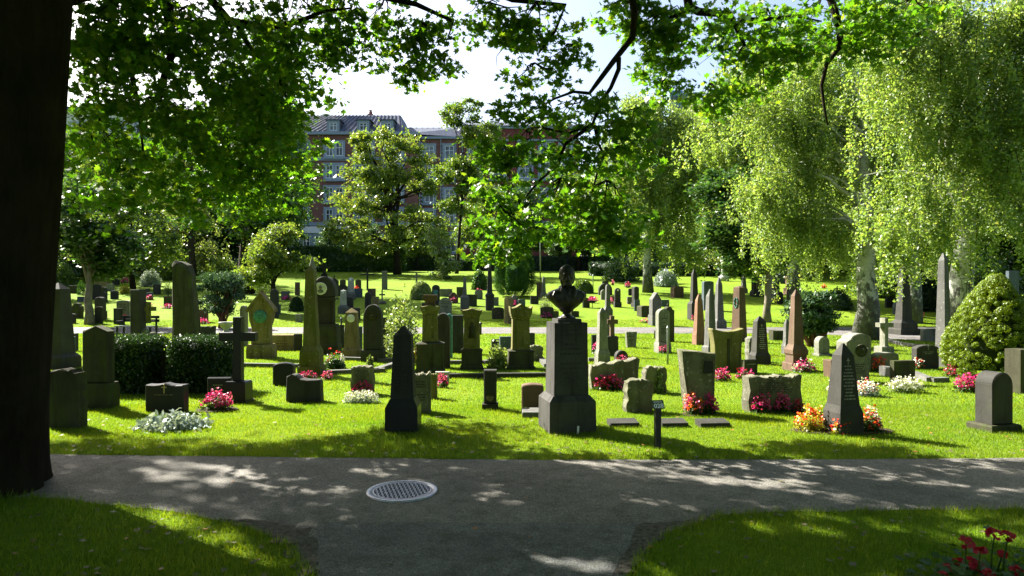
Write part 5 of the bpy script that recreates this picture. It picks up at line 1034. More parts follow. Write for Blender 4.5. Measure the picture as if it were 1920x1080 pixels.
slab('flat', 1239, 1255, 562, 575, 'blu', 'small blue-grey slab behind the steep-gabled stele')
slab('cut', 1259, 1282, 537, 558, 'brn', 'squat brown stone with cut corners in the far lawn', d=.5)
slab('gable', 1185, 1199, 537, 576, 'dk', 'dark gabled stele with cap in the far lawn', b=568, d=.35)
slab('flat', 1189, 1200, 562, 583, 'blu', 'small blue-grey slab before the dark gabled stele')
slab('seg', 1178, 1188, 541, 554, 'blk', 'small black stone left of the dark gabled stele')
slab('rough', 1175, 1188, 556, 570, 'rgh', 'low rough stone with pale flowers, left of the small blue slab')
slab('round', 1151, 1165, 540, 576, 'dk', 'narrow round-topped stele with white spot on top', b=566, med=(544, 2, 'whitem'))
slab('round', 1122, 1148, 531, 553, 'dk', 'wide dark rounded stone beyond the thin obelisk')
slab('round', 1126, 1138, 543, 562, 'pale', 'small pale rounded stone with pink flowers beyond the thin obelisk')
slab('round', 1092, 1106, 558, 577, 'dkg', 'small grey-green rounded stone near the bust shoulder')
slab('flat', 1143, 1153, 555, 570, 'brn', 'little brown stone with pink flowers behind the thin obelisk')
slab('seg', 1129, 1141, 527, 534, 'dk', 'flat dark mound-shaped stone farthest behind the thin obelisk')
slab('round', 1171, 1182, 527, 538, 'dk', 'far small stone half covered by pink flowers')
slab('round', 1103, 1116, 555, 568, 'dk', 'small dark stone behind the flower bowl on a stand')
slab('seg', 1013, 1038, 575, 596, 'dkg', 'mossy low stone with purple flowers left of the bust')
slab('low', 1036, 1048, 583, 595, 'mos', 'tiny mossy stone at the left edge of the pedestal')
slab('low', 1070, 1086, 583, 594, 'dkg', 'dark low stone right of the bust socle')
slab('flat', 1006, 1017, 529, 557, 'brn', 'narrow brown slab left of the bust beyond the lawn')
ob(1013, 1026, 518, 562, 'gry', 'thin grey obelisk just left of the bust shoulder', b=548, sw=.62, tw=.4, pyr=4)
slab('flat', 994, 1010, 555, 570, 'blk', 'wide black stone left of the white-leaved tuft')
slab('seg', 922, 945, 576, 598, 'dkg', 'low square stone with pink and purple flowers beyond the pillars')
slab('shoul', 946, 962, 557, 607, 'ylw', 'yellow-brown arched slab seen beside the stout mossy pillar', d=.5, r=-.5)
slab('shoul', 957, 972, 553, 574, 'gry', 'grey shouldered stone with pink flowers before the cypress')
slab('low', 971, 985, 561, 575, 'blu', 'little grey stone right of the grey shouldered stone')
slab('flat', 922, 935, 557, 573, 'gry', 'plain grey slab left of the cypress foot')
ob(909, 927, 495, 582, 'dk', 'tall dark obelisk before the small dark shrub', b=549, sw=.6, tw=.36, cap=True, r=.1, pyr=5)
ob(862, 880, 520, 583, 'gry', 'grey needle-thin obelisk behind the figure pillar', b=553, sw=.48, tw=.3, r=.1, pyr=3)
slab('round', 822, 847, 558, 589, 'pale', 'pale greenish rounded stone above the first mossy pillar', d=.3, t=(4, .4, .8, 'ink'))
slab('shoul', 841, 859, 548, 568, 'brn', 'brown rounded stone with pink flowers in the far lawn')
slab('flat', 856, 868, 538, 558, 'dkg', 'dark square stone with red flowers behind the needle obelisk')
slab('flat', 873, 894, 552, 574, 'dkg', 'dark green block beside the needle obelisk', d=.4)
slab('round', 890, 905, 542, 561, 'gry', 'grey round stone under a heap of pink flowers')
slab('seg', 810, 824, 534, 572, 'dk', 'tall stone with green bronze relief right of the pale dome shrub', d=.3, plq=(-.3, .3, .25, .75, 'verd'))
slab('rough', 824, 848, 541, 556, 'rgh', 'grey boulder stone overgrown with plants in the far lawn')
slab('flat', 787, 799, 550, 562, 'blk', 'black stone with red flowers before the pale dome shrub')
slab('flat', 791, 805, 568, 585, 'dk', 'dark stone behind the cap of the first mossy pillar')
# rows at the back left
slab('shoul', 618, 634, 521, 553, 'dkg', 'urn-topped stele with green oval medallion far behind the niche monument', med=(533, 5, 'verd'), urn=4, d=.3)
slab('round', 632, 652, 533, 556, 'dkg', 'wide rounded dark stone beside the urn-topped stele')
slab('seg', 637, 648, 524, 537, 'dk', 'small dark stone behind the wide rounded dark stone')
ob(649, 665, 520, 562, 'gry', 'pale-faced narrow stele, rear one of two behind the white-medallion pillar', b=548, sw=.7, tw=.6, pyr=3, sm='lt', med=(525, 2.5, 'whitem'))
ob(633, 652, 543, 588, 'gry', 'pale-faced narrow stele, front one of two behind the white-medallion pillar', b=572, sw=.62, tw=.52, pyr=2, sm='lt', med=(548, 2.5, 'whitem'))
slab('seg', 646, 662, 557, 578, 'dk', 'dark stone close behind the front pale-faced stele')
slab('flat', 662, 679, 541, 558, 'blu', 'square grey-blue stone with red flowers near the metal cross')
slab('seg', 666, 677, 524, 543, 'dk', 'small dark stone far left of the metal cross')
slab('flat', 689, 704, 541, 560, 'brn', 'brown stone with bright red flowers under the metal cross')
slab('round', 684, 695, 548, 578, 'dk', 'narrow dark round-topped stele behind the pointed-arch stele', d=.3)
slab('flat', 697, 710, 556, 578, 'ylw', 'plain yellowish slab behind the pointed-arch stele')
slab('flat', 655, 675, 577, 599, 'dk', 'dark square slab right of the pale-faced steles')
cross(676, 702, 505, 544, 513, 516, 687, 691, 'irond', 'ornate metal cross with pale trefoil ends near the tall hedge', d=.06, r=0)
slab('flat', 715, 726, 508, 543, 'gry', 'plain grey broken-column stone near the tall hedge', d=.5)
cross(774, 788, 511, 533, 517, 521, 779, 783, 'gry', 'small grey cross under the trees by the street', d=.2)
cross(711, 722, 543, 570, 551, 554, 715, 718, 'gry', 'thin grey cross on a small stone heap above the rose bush', b=563, bx=13, rocky=True, bm='rgh')
slab('flat', 553, 562, 529, 554, 'brn', 'narrow brown stone left of the tall leaning obelisk')
slab('flat', 527, 542, 546, 562, 'gry', 'grey square stone with red flowers near the dark ball shrub')
slab('flat', 518, 526, 571, 590, 'blu', 'little blue-grey slab right of the dark tree stump')
slab('taper', 553, 567, 589, 604, 'pale', 'small pale bowl-shaped stone left of the tall mossy obelisk')
slab('round', 506, 520, 542, 596, 'dk', 'tall dark stone under the bushy tree', d=.4)
# left lawn beyond the path
slab('low', 126, 141, 588, 606, 'blk', 'small black stone nearest the path at far left')
slab('shoul', 134, 152, 568, 596, 'dkg', 'mossy shouldered stone left of the young maple trunk', d=.3)
slab('round', 178, 193, 557, 600, 'dk', 'dark double-topped stone just right of the young maple trunk', d=.4)
slab('low', 178, 192, 575, 607, 'dkg', 'plain dark stele in front of the double-topped stone')
slab('flat', 191, 200, 583, 597, 'dk', 'low dark stone peeping right of the plain dark stele')
slab('low', 173, 189, 533, 562, 'blk', 'tall black slab behind the young maple trunk')
slab('round', 187, 200, 547, 567, 'dk', 'dark rounded stone right of the tall black slab')
slab('round', 187, 200, 538, 552, 'dk', 'dark rounded stone farther back, above the other rounded one')
slab('seg', 207, 221, 545, 561, 'blk', 'lone black rounded stone in the left lawn')
slab('flat', 213, 229, 578, 608, 'dkg', 'upright dark slab left of the bench')
slab('low', 219, 243, 563, 597, 'pale', 'broad pale green slab behind the bench', d=.3, t=(5, .4, .8, 'ink'))
slab('flat', 145, 163, 556, 566, 'blu', 'low wide slate stone behind the young maple trunk')
slab('flat', 130, 146, 535, 550, 'dk', 'dark stone beside the tiny conifer')
slab('flat', 178, 202, 528, 543, 'ylw', 'wide yellowish stone at the back of the left lawn', d=.4)
slab('flat', 200, 213, 532, 546, 'pale', 'pale wide stone beside the wide yellowish one')
slab('low', 211, 222, 523, 535, 'dk', 'dark farthest stone left of the pink flowers', d=.3)
slab('low', 287, 300, 533, 552, 'dk', 'dark upright stone left of the pale tufted plant')
slab('flat', 272, 280, 541, 556, 'dk', 'narrow dark stone right of the forked tree')
slab('flat', 275, 286, 548, 562, 'blu', 'blue-grey stone with pink flowers right of the forked tree')
slab('flat', 307, 322, 555, 574, 'dkg', 'stone with a thin little cross on top, left of the standing stone', cross=8, cm='irond')
slab('flat', 368, 389, 580, 604, 'brn', 'brown stone under the open juniper with red flowers')
slab('low', 255, 268, 548, 565, 'blk', 'dark stone behind the narrow dark pillar')
slab('rough', 101, 106, 534, 553, 'dk', 'dark stone edge at the far left of the lawn')
# right lawn beyond the path
p = ground(1419, 556); k = p.y / 1280
t = thing('shrine_monument', 'three-part yellow-panelled monument behind the round maple', 'monument', p, .1); zz = lambda y, P=p: W(0, y, P.y).z - P.z
mb = MB(); mb.frusta([(-.05, .36, .3), (zz(547), .36, .3), (zz(544), .3, .26)]); mb.build('base', M['dk'], t)
mb = MB(); mb.prism([(-.3, zz(544)), (.3, zz(544)), (.3, zz(520)), (.36, zz(517)), (0, zz(506)), (-.36, zz(517)), (-.3, zz(520))], .4, .02); mb.build('body', M['dkg'], t)
mb = MB(); mb.prism([(-.13, zz(543)), (.13, zz(543)), (.13, zz(522)), (.0, zz(516)), (-.13, zz(522))], .03, .005, -.21); mb.build('panel', M['ylw'], t)
slab('flat', 1415, 1425, 546, 557, 'blk', 'small black stone at the foot of the yellow-panelled monument')
ob(1446, 1463, 512, 566, 'gry', 'squared pillar with bright left side right of the round maple trunk', b=556, sw=.85, tw=.78, pyr=3, r=.3)
slab('round', 1457, 1469, 547, 570, 'blk', 'black round-topped stone right of the round maple trunk')
slab('seg', 1459, 1475, 513, 532, 'blu', 'blue-grey rounded slab farthest behind the round maple')
pillar(1472, 1492, 1475, 1487, 517, 553, 522, 540, 'brn', 'brown bulky pillar behind the big brown obelisk', panel=False)
ob(1389, 1402, 518, 550, 'gry', 'thin stone behind the wreath pillar', b=540, sw=.7, tw=.5, pyr=3)
slab('flat', 1488, 1498, 555, 570, 'dkg', 'dark stone edge just left of the dark juniper')
slab('cut', 1637, 1678, 532, 558, 'dkg', 'wide dark gabled tomb right of the thick birch', d=.9, r=.1)
slab('low', 1660, 1676, 558, 577, 'dk', 'dark low stone before the wide gabled tomb')
slab('round', 1675, 1693, 565, 589, 'blu', 'blue-grey rounded stone with pink flowers left of the dark needle')
slab('round', 1679, 1691, 535, 546, 'brn', 'brown rounded stone with pink flowers at the back right')
slab('flat', 1634, 1646, 568, 600, 'dk', 'dark slab immediately right of the thick birch trunk')
ob(1680, 1722, 500, 628, 'dk', 'dark broad-based obelisk standing by the path at right', b=600, sw=.62, tw=.34, pl=12, r=.1, pyr=6)
slab('flat', 1638, 1650, 573, 590, 'blu', 'small bluish stone beside the birch trunk')
# front right
slab('low', 1398, 1503, 702, 773, 'rgh', 'broad pale stone with wavy edges and faint lettering', d=.22, r=.1, rough=.02, t=(5, .52, .82, 'ink')) if False else slab('wave', 1397, 1503, 702, 773, 'rgh', 'broad pale stone with wavy edges and faint lettering', d=.22, r=.1, rough=.018, t=(5, .52, .82, 'ink'))
slab('seg', 1586, 1633, 625, 700, 'pale', 'large pale arched stele standing behind the scroll-topped one', Y=14.8, d=.35, r=.2)
slab('lop', 1576, 1630, 636, 717, 'pale', 'pale scroll-topped stele with a dark round wreath', d=.3, r=.22, med=(657, 12, 'dkg'), mx=6, t=(5, .2, .45, 'ink'))
ob(1559, 1617, 645, 815, 'dk', 'front lettered obelisk standing in the orange and yellow flower bed', b=760, sw=.80, tw=.52, r=.2, pyr=22, t=(11, .1, .82, 'paint', 1))
slab('taper', 1550, 1569, 675, 708, 'brn', 'small brown rough block left of the wreath stele', d=.25)
cross(1644, 1673, 596, 662, 605, 613, 1653, 1662, 'pale', 'pale stone cross on a grey block right of the thick birch', b=649, bx=27, d=.2, r=.2, vk=.8)
slab('seg', 1638, 1686, 661, 696, 'pale', 'low arched pale stone behind red and yellow flowers', d=.22, r=.18)
slab('flat', 1671, 1718, 676, 722, 'dkg', 'grey square slab with white flowers before it', d=.13, r=.2, t=(6, .2, .85, 'ink'))
slab('flat', 1661, 1674, 688, 706, 'gry', 'small side block left of the grey square slab', d=.3)
slab('seg', 1713, 1762, 647, 692, 'dk', 'wide dark arched slab with red flowers and pale lettering', d=.18, r=.18, t=(3, .55, .75, 'paint', 1))
ob(1755, 1794, 474, 688, 'gry', 'very tall pale-sided obelisk left of the golden thuja', b=655, sw=.62, tw=.38, r=.42, pyr=14)
slab('round', 1834, 1909, 698, 808, 'dk', 'round-topped dark stele with rough pale side at lower right', b=795, bw=1.45, d=.26, r=.24, bm='dkg')
slab('flat', 1899, 1935, 655, 738, 'dkg', 'dark stone cut by the right edge of the view', d=.3)
slab('flat', 1888, 1912, 508, 610, 'blu', 'tall blue-grey slab at the right behind the thuja', Y=27)
slab('flat', 1864, 1872, 520, 560, 'pale', 'thin pale post-like stone behind the thuja top', Y=34)
# low slabs by the number post
for x0, x1, y0, y1, lb in ((1143, 1198, 791, 803, 'low dark ledger stone left of the number post'), (1240, 1290, 788, 803, 'low dark ledger stone right behind the number post'), (1312, 1369, 791, 803, 'low dark ledger stone in front of the plaque stone')):
    p = ground((x0 + x1) / 2, y1); t = thing('ledger_stone', lb, 'grave slab', p + Vector((0, .12, 0)), .1); a = (x1 - x0) / 2 * p.y / 1280
    mb = MB(); mb.add([(-a, -.11, -.03), (a, -.11, -.03), (a, .10, -.03), (-a, .10, -.03), (-a, -.11, .06), (a, -.11, .06), (a, .10, .085), (-a, .10, .085)], [(3, 2, 1, 0), (4, 5, 6, 7), (0, 1, 5, 4), (1, 2, 6, 5), (2, 3, 7, 6), (3, 0, 4, 7)]); mb.build('ledger', M['dk'], t)
# kerbs round the old plots
def kerb(label, pts, mat='gry', w=.14, h=.12):
    P = [ground(*q) for q in pts]; t = thing('plot_kerb', label, 'kerb', P[0])
    for a, b in zip(P, P[1:]):
        d = b - a; L = d.length; mb = MB(); n = max(1, int(L / 1.1))
        for i in range(n): mb.box((a - P[0]) .lerp(b - P[0], (i + .5) / n) + Vector((0, 0, h / 2 - .03 + .004 * (i % 3))), (L / n - .012, w, h), math.atan2(d.y, d.x))
        mb.build('kerb_stone', M[mat], t)
kerb('long stone kerb with dark shaded face behind the big black cross', [(455, 688), (560, 690)])
kerb('grave kerb below the niche monument and the slim pillars', [(600, 703), (722, 698)])
kerb('pale kerb end-stones enclosing the slim medallion pillar plot', [(640, 676), (760, 680), (700, 700)])
kerb('low dark kerb running under the three mossy pillars to the pedestal', [(832, 709), (1026, 707)], 'dk')
kerb('grave kerb under the first mossy pillar', [(777, 714), (832, 714)], 'dk')
kerb('narrow pale kerb behind the mossy pillars', [(800, 683), (905, 683), (1010, 672), (1026, 690)])
kerb('pale kerb round the wavy dark stone and urn', [(368, 632), (440, 632)], 'lt')
kerb('pale kerb left of the long wavy stone', [(1103, 678), (1120, 678), (1128, 684)])
kerb('grey kerb frame beside the wide dark arched slab', [(1712, 704), (1745, 717), (1775, 716)])
kerb('narrow path edge by the pale stone cross', [(1640, 632), (1690, 648), (1735, 652)])
# ------------------------------------------------------------------ bust on its pedestal
p = ground(1066, 814); k = p.y / 1280
pc = p + Vector((0, .30, 0)); rzp = math.radians(11)
t = thing('bust_pedestal', 'tall dark granite pedestal in the front row carrying the bronze bust', 'pedestal', pc, rzp)
a = .30; zb = .46
mb = MB(); mb.frusta([(-.05, a, a), (zb - .07, a * .985, a * .985), (zb, .235, .235)]); mb.build('base', M['ped'], t)
mb = MB(); mb.frusta([(zb + .001, .222, .222), (1.365, .211, .211)]); mb.build('shaft', M['ped'], t)
mb = MB(); mb.frusta([(1.366, .155, .155), (1.41, .15, .15)]); mb.build('cap', M['ped'], t)
g = MB(); rnd = random.Random(4)
for i in range(12):
    z = 1.28 - i * .06; hw = .211 + (.011) * (1.365 - z) / .9; tot = .3 * rnd.uniform(.5, 1); x = -tot / 2
    if i in (2, 6): continue
    while x < tot / 2 - .01: l = min(tot / 2 - x, rnd.uniform(.02, .06)); g.box((x + l / 2, -hw - .0005, z), (l, .003, .022)); x += l + .012
g.build('inscription', M['ink'], t)
def ring_loft(secs, n=28):
    """stacked superellipse sections: z, half width, half depth, y offset, x offset, squareness"""
    mb = MB(); vs = []; fs = []
    for z, a, b, oy, ox, q in secs:
        for i in range(n):
            an = 2 * PI * i / n; c, s = math.cos(an), math.sin(an); vs.append((ox + a * math.copysign(abs(c) ** q, c), oy + b * math.copysign(abs(s) ** q, s), z))
    for j in range(len(secs) - 1):
        for i in range(n): fs.append((j * n + i, j * n + (i + 1) % n, (j + 1) * n + (i + 1) % n, (j + 1) * n + i))
    fs.append(tuple(range(n - 1, -1, -1))); fs.append(tuple((len(secs) - 1) * n + i for i in range(n))); mb.add(vs, fs); return mb
bm_ = MB()
def merge(m, loc=(0, 0, 0), R=None, s=(1, 1, 1)):
    L = Vector(loc); bm_.add([((R @ Vector((v[0] * s[0], v[1] * s[1], v[2] * s[2]))) if R else Vector((v[0] * s[0], v[1] * s[1], v[2] * s[2]))) + L for v in m.v], m.f)
merge(ring_loft([(.085, .07, .06, 0, 0, 1), (.12, .088, .075, 0, 0, .95), (.15, .125, .10, -.005, 0, .9), (.20, .175, .125, -.01, 0, .85), (.25, .226, .135, -.005, 0, .85), (.30, .238, .13, 0, 0, .85), (.335, .218, .118, .005, 0, .85), (.365, .155, .10, .015, 0, .9), (.39, .085, .08, .02, 0, 1), (.41, .07, .074, .01, 0, 1), (.45, .064, .07, .0, 0, 1)]))
E = lambda rx, ry, rz, n=16: ring_loft([(-rz * math.cos(u), max(.002, rx * math.sin(u)), max(.002, ry * math.sin(u)), 0, 0, 1) for u in np.linspace(.05, PI - .05, 13)], n)
RH = Matrix.Rotation(math.radians(-10), 3, 'Z'); hc = Vector((0, -.02, .545))
def hd(m, l, s=(1, 1, 1), R=None): merge(m, hc + RH @ Vector(l), RH @ R if R else RH, s)
hd(E(.094, .110, .122), (0, .012, .022))                          # skull
hd(E(.068, .085, .09), (0, -.022, -.045))                       # face
hd(E(.045, .04, .035), (0, -.072, -.108))                       # chin and beard
hd(E(.052, .03, .02), (0, -.088, .022))                        # brow
hd(ring_loft([(-.03, .017, .02, -.012, 0, 1), (-.02, .018, .022, -.008, 0, 1), (.0, .012, .016, 0, 0, 1), (.035, .009, .012, .006, 0, 1)], 10), (0, -.108, -.02))   # nose
hd(E(.034, .014, .012), (0, -.1, -.062))                        # moustache
hd(E(.026, .012, .008), (0, -.097, -.08))                       # lip
for s in (-1, 1):
    hd(E(.012, .022, .032), (s * .086, .01, -.02)); hd(E(.016, .012, .008), (s * .033, -.088, .0)); hd(E(.022, .03, .02), (s * .045, -.062, -.035)); hd(E(.022, .05, .06), (s * .07, .03, .035)); hd(E(.018, .03, .045), (s * .066, -.01, -.06))
for i, (x, y, z) in enumerate([(.0, .095, .03)]): hd(E(.06, .04, .05), (x, y, z))
for s in (-1, 1):                                                # lapels, collar, shoulder folds
    m = MB(); m.tube([(s * .062, -.055, .415), (s * .075, -.10, .36), (s * .05, -.128, .28), (s * .015, -.125, .19)], [.018, .026, .024, .012], 8); merge(m)
    m = MB(); m.tube([(s * .075, .03, .405), (s * .085, -.04, .385), (s * .06, -.085, .37), (s * .02, -.10, .365)], [.016, .018, .016, .01], 8); merge(m)
    m = MB(); m.tube([(s * .15, -.07, .36), (s * .185, -.10, .29), (s * .15, -.115, .2)], [.008, .014, .008], 6); merge(m)
m = MB(); m.tube([(0, -.1, .37), (0, -.118, .33), (0, -.125, .25)], [.016, .02, .01], 8); merge(m)
b = bm_.build('bust_tmp', M['bust'])
md = b.modifiers.new('r', 'REMESH'); md.mode = 'VOXEL'; md.voxel_size = .0065; m2 = b.modifiers.new('s', 'SMOOTH'); m2.factor = .5; m2.iterations = 4
bpy.context.view_layer.update()
me = bpy.data.meshes.new_from_object(b.evaluated_get(bpy.context.evaluated_depsgraph_get())); me.name = 'bust'
bpy.data.objects.remove(b)
bt = thing('bronze_bust', 'dark bronze bust of a man in a coat on the tall granite pedestal', 'bust', pc + Vector((0, 0, 1.411)), rzp)
me.materials.clear(); bf = link('figure', me, M['bust'], bt, True); bf.scale = (1.1, 1.05, 1.0)
mb = MB(); mb.lathe([(.115, 0), (.115, .012), (.10, .02), (.085, .03), (.06, .045), (.05, .065), (.06, .085), (.075, .093)], 28); mb.build('socle', M['bust'], bt, True)
# ------------------------------------------------------------------ number post
p = ground(1233, 841)
t = thing('number_post', 'black post with tilted plate numbered 028 at the path edge', 'sign', p, math.radians(10))
h = .50
mb = MB(); mb.frusta([(-.1, .030, .03), (h - .05, .031, .031), (h - .03, .031, .031)]); mb.build('post', M['black'], t)
R = Matrix.Rotation(math.radians(-38), 4, 'X')
pt = bpy.data.objects.new('plate', None); 
mb = MB(); mb.box((0, 0, 0), (.135, .012, .10)); pl_ = mb.build('plate', M['black'], t); pl_.location = (0, -.012, h - .005); pl_.rotation_euler = (math.radians(-30), 0, 0)
bpy.data.objects.remove(pt)
mb = MB(); mb.box((0, -.0065, .046), (.131, .002, .004)); mb.box((0, -.0065, -.047), (.131, .002, .003)); mb.box((-.0645, -.0065, 0), (.003, .002, .088)); mb.box((.0645, -.0065, 0), (.003, .002, .088)); mb.build('plate_edge', M['greyp'], pl_)
fc = bpy.data.curves.new('numerals', 'FONT'); fc.body = '028'; fc.size = .068; fc.align_x = 'CENTER'; fc.extrude = .001; fc.offset = .0018
fo = bpy.data.objects.new('numerals_tmp', fc); C.objects.link(fo); bpy.context.view_layer.update()
nme = bpy.data.meshes.new_from_object(fo.evaluated_get(bpy.context.evaluated_depsgraph_get())); bpy.data.objects.remove(fo)
nme.materials.clear(); no = link('numerals', nme, plain('numeral_white', (.9, .9, .9), .5, 0, .02), pl_); no.location = (.002, -.0075, -.040); no.rotation_euler = (PI / 2, 0, 0); no.scale = (1.12, 1, 1)
mb = MB(); rnd = random.Random(3)
for i in range(7): mb.box((-.045 + i * .0145, -.0072, .027), (.010, .002, .014))
mb.build('small_lettering', M['white'], pl_)
# marker sticks
for px, yb, yt, an, lb in ((752, 809, 790, 30, 'small pale stick leaning at the foot of the dark pointed obelisk'), (1083, 812, 797, 3, 'small pale upright marker at the foot of the bust pedestal')):
    p = ground(px, yb + 1); L = (yb - yt) * p.y / 1280 / math.cos(math.radians(an)); t = MB(); t.box((0, 0, L / 2 - .02), (.026, .008, L + .04)); o = t.build('marker_stick', M['white'] if an < 10 else M['lsilver']); o.location = p + Vector((0, -.03, 0)); o.rotation_euler = (0, math.radians(an), 0); tag(o, lb, 'marker')
# thin green pole, bollard, lamp pole, tap post
def pole(name, label, cat, px, yb, yt, r, mat, knob=0, **o):
    p = base_pt(px - 1, px + 1, yb, o); h = W(0, yt, p.y).z - p.z; mb = MB(); mb.lathe([(r, -.1), (r, h - r), (r * .6, h)], 10); t = thing(name, label, cat, p); mb.build('post', M[mat], t, True)
    if knob: mb = MB(); mb.lathe([(r * .9, 0), (knob, .01), (knob, .05), (r * .5, .07)], 12, (0, 0, h - .09)); mb.build('cap', M[mat], t, True)
    return t
pole('water_standpipe', 'thin grey-green pole standing before the pale round-topped stele', 'pole', 1252, 684, 611, .022, 'greyp', .03)
pole('bollard', 'slim dark bollard with a cap at the path edge by the figure pillar', 'bollard', 901, 628, 604, .045, 'black', .07)
pole('bollard', 'slim dark bollard without cap left of the slim medallion pillar', 'bollard', 640, 618, 596, .04, 'black', 0)
pole('lamp_post', 'thin pale lamp post left of the bust under the drooping leaves', 'lamp post', 1013, 0, 440, .05, 'greyp', .09, Y=60)
pole('lamp_post', 'thin metal pole in the shade right of the bust', 'lamp post', 1112, 0, 515, .04, 'greyp', .07, Y=52)
# pale column below the round maple and the stone trough beside it
t = thing('broken_column', 'slim pale column with capital under the round maple', 'monument', gp(1357, 60)); mb = MB(); mb.lathe([(.45, -.05), (.45, .4), (.3, .45), (.22, .6), (.19, 1.6), (.28, 1.7), (.28, 1.85)], 14); mb.build('shaft', M['lt'], t, True)
# urn planter
p = ground(424, 628); t = thing('urn_planter', 'pale stone urn planter right of the open juniper', 'planter', p); mb = MB(); s = 26 * p.y / 1280 / 2
mb.lathe([(s * .8, 0), (s * .8, .1), (s * .4, .14), (s * .35, .22), (s * .75, .3), (s * .9, .42), (s, .45), (s, .5), (s * .85, .49), (s * .8, .44)], 20); mb.build('bowl', M['lt'], t, True)
# bench
p = ground(236, 634); t = thing('park_bench', 'dark park bench beside the middle path at left', 'bench', p + Vector((0, .1, 0)), -.15); sc = 1.0
for z, y in ((.42, -.12), (.42, 0), (.42, .12)): mb = MB(); mb.box((.35, y, z), (1.5, .1, .035)); mb.build('seat_slat', M['blu'], t)
for z in (.62, .75): mb = MB(); mb.box((.35, .22, z), (1.5, .03, .1)); mb.build('backrest_slat', M['irond'], t)
for x in (-.3, 1.0):
    for y, h in ((-.14, .42), (.2, .82)): mb = MB(); mb.box((x, y, h / 2 - .02), (.05, .05, h)); mb.build('leg', M['irond'], t)
    mb = MB(); mb.box((x, .03, .6), (.05, .42, .04)); mb.build('armrest', M['irond'], t)
# ------------------------------------------------------------------ flowers
ROS = np.array([(0, 0, .0), (.5, -.18, .15), (.42, .3, .15), (0, .5, .15), (-.42, .3, .15), (-.5, -.18, .15), (0, -.5, .15)])
def petals_v(P, size, rg):
    """small open blossoms: cup of six points round a centre, facing up and outward"""
    N = rg.normal(size=(len(P), 3)) * .6 + np.array([0, -.55, .8]); N /= np.linalg.norm(N, axis=1)[:, None]
    A = rg.normal(size=(len(P), 3)); A -= (A * N).sum(1)[:, None] * N; A /= np.linalg.norm(A, axis=1)[:, None]; B = np.cross(N, A); s = (size * rg.uniform(.7, 1.3, len(P)))[:, None, None]
    return P[:, None] + s * (B[:, None] * ROS[None, :, 0:1] + A[:, None] * ROS[None, :, 1:2] + N[:, None] * ROS[None, :, 2:3])
RF = [(0, 1, 2), (0, 2, 3), (0, 3, 4), (0, 4, 5), (0, 5, 6), (0, 6, 1)]
fs_ = [500]
def flowers(label, x0, x1, yt, yb, cols, leaf='lplant', n=60, size=None, nl=None, cover=.9, depth=.75, name='flower_clump', soil=False, Y=None, back=0.0, **kw):
    fs_[0] += 1; rg = np.random.default_rng(fs_[0]); p = ground((x0 + x1) / 2, yb) if Y is None else gp((x0 + x1) / 2, Y)
    if 'z' in kw: p.z += kw['z']
    k = p.y / 1280; rx = (x1 - x0) / 2 * k; h = max(.06, W(0, yt, p.y).z - p.z); ry = min(rx * depth, .5); p = p + Vector((0, ry * .8 + back, 0))
    t = thing(name, label, kw.get('cat', 'flowers'), p)
    size = size or max(.028, min(.05, rx * .12)) * (1 + max(0, p.y - 15) * .03); nl = nl or int(min(900, max(120, rx * h * 9000)))
    P = dome_pts(nl, rx, ry, h * .9, rg, .75, .15); P[:, 2] *= rg.uniform(.5, 1.1, nl); P[:, 2] = np.abs(P[:, 2]) + .01
    link('foliage', np_mesh('foliage', leaves_v(P, size * 1.5 * rg.uniform(.6, 1.3, nl), DIA, rg, .3), 4), M[leaf], t)
    m = len(cols)
    for i, c in enumerate(cols):
        nn = max(6, n // m); P = dome_pts(nn, rx * cover, ry * cover, h, rg, .3, .2); P[:, 2] = h * (.25 + .75 * P[:, 2] / max(1e-6, P[:, 2].max())) * rg.uniform(.85, 1.1, nn)
        # blossoms sit in bunches of two or three
        P = np.repeat(P, 3, 0) + rg.normal(size=(nn * 3, 3)) * size * .55
        V = petals_v(P, size, rg); link('blossoms', np_mesh('blossoms', V, 7, RF), M[c], t)
    if soil: mb = MB(); mb.lathe([(rx * 1.25, 0), (rx * 1.15, .014), (.02, .03)], 26, (0, 0, 0), 1, ry * 1.25 / rx); mb.build('soil', M['soil'], t, True)
    return t
# silver foliage bed
fl = flowers
p = ground(303, 812); k = p.y / 1280; rg = np.random.default_rng(77); rx = .50; P = dome_pts(1700, rx, .34, .20, rg, .8, .2); P[:, 2] *= rg.uniform(.4, 1.25, 1700)
V = leaves_v(P, .075 * rg.uniform(.6, 1.4, 1700), NEEDLE * np.array([2.2, 1, 1]), rg, .1, None, -1.0)
cloud_shrub('silver_plants', 'silvery dusty-miller plants before the low black peaked stone', p + Vector((0, .28, 0)), M['lsilver'], P, .075, 78, NEEDLE * np.array([2.4, 1, 1]), None, 0, 1, .1, 'plants', -1.0)
fl('pink flower mound in front of the small black slab', 366, 433, 734, 772, ['mag', 'pink'], n=110, depth=.6, soil=True)
fl('dark pinkish flowers at the foot of the broad rough block', 94, 140, 775, 803, ['dred'], n=40, depth=.3)
fl('red flowers between the square clipped hedges', 298, 334, 703, 728, ['dred', 'redp'], n=40)
fl('red flowers under the dark shrub before the niche monument', 600, 646, 658, 693, ['redp'], 'ldark', n=14, nl=1800, size=.035)
fl('white-leaved plant right of the red flowers by the niche monument', 632, 646, 664, 692, ['whp'], 'lsilver', n=20)
fl('pink flowers at the right foot of the tall mossy obelisk', 600, 623, 697, 714, ['pink'], n=36)
fl('pink flowers at the front foot of the tall mossy obelisk', 556, 597, 697, 712, ['mag'], n=40, depth=.3)
fl('pink flowers growing against the square rough slab', 657, 699, 717, 742, ['mag', 'pink'], n=70, depth=.35)
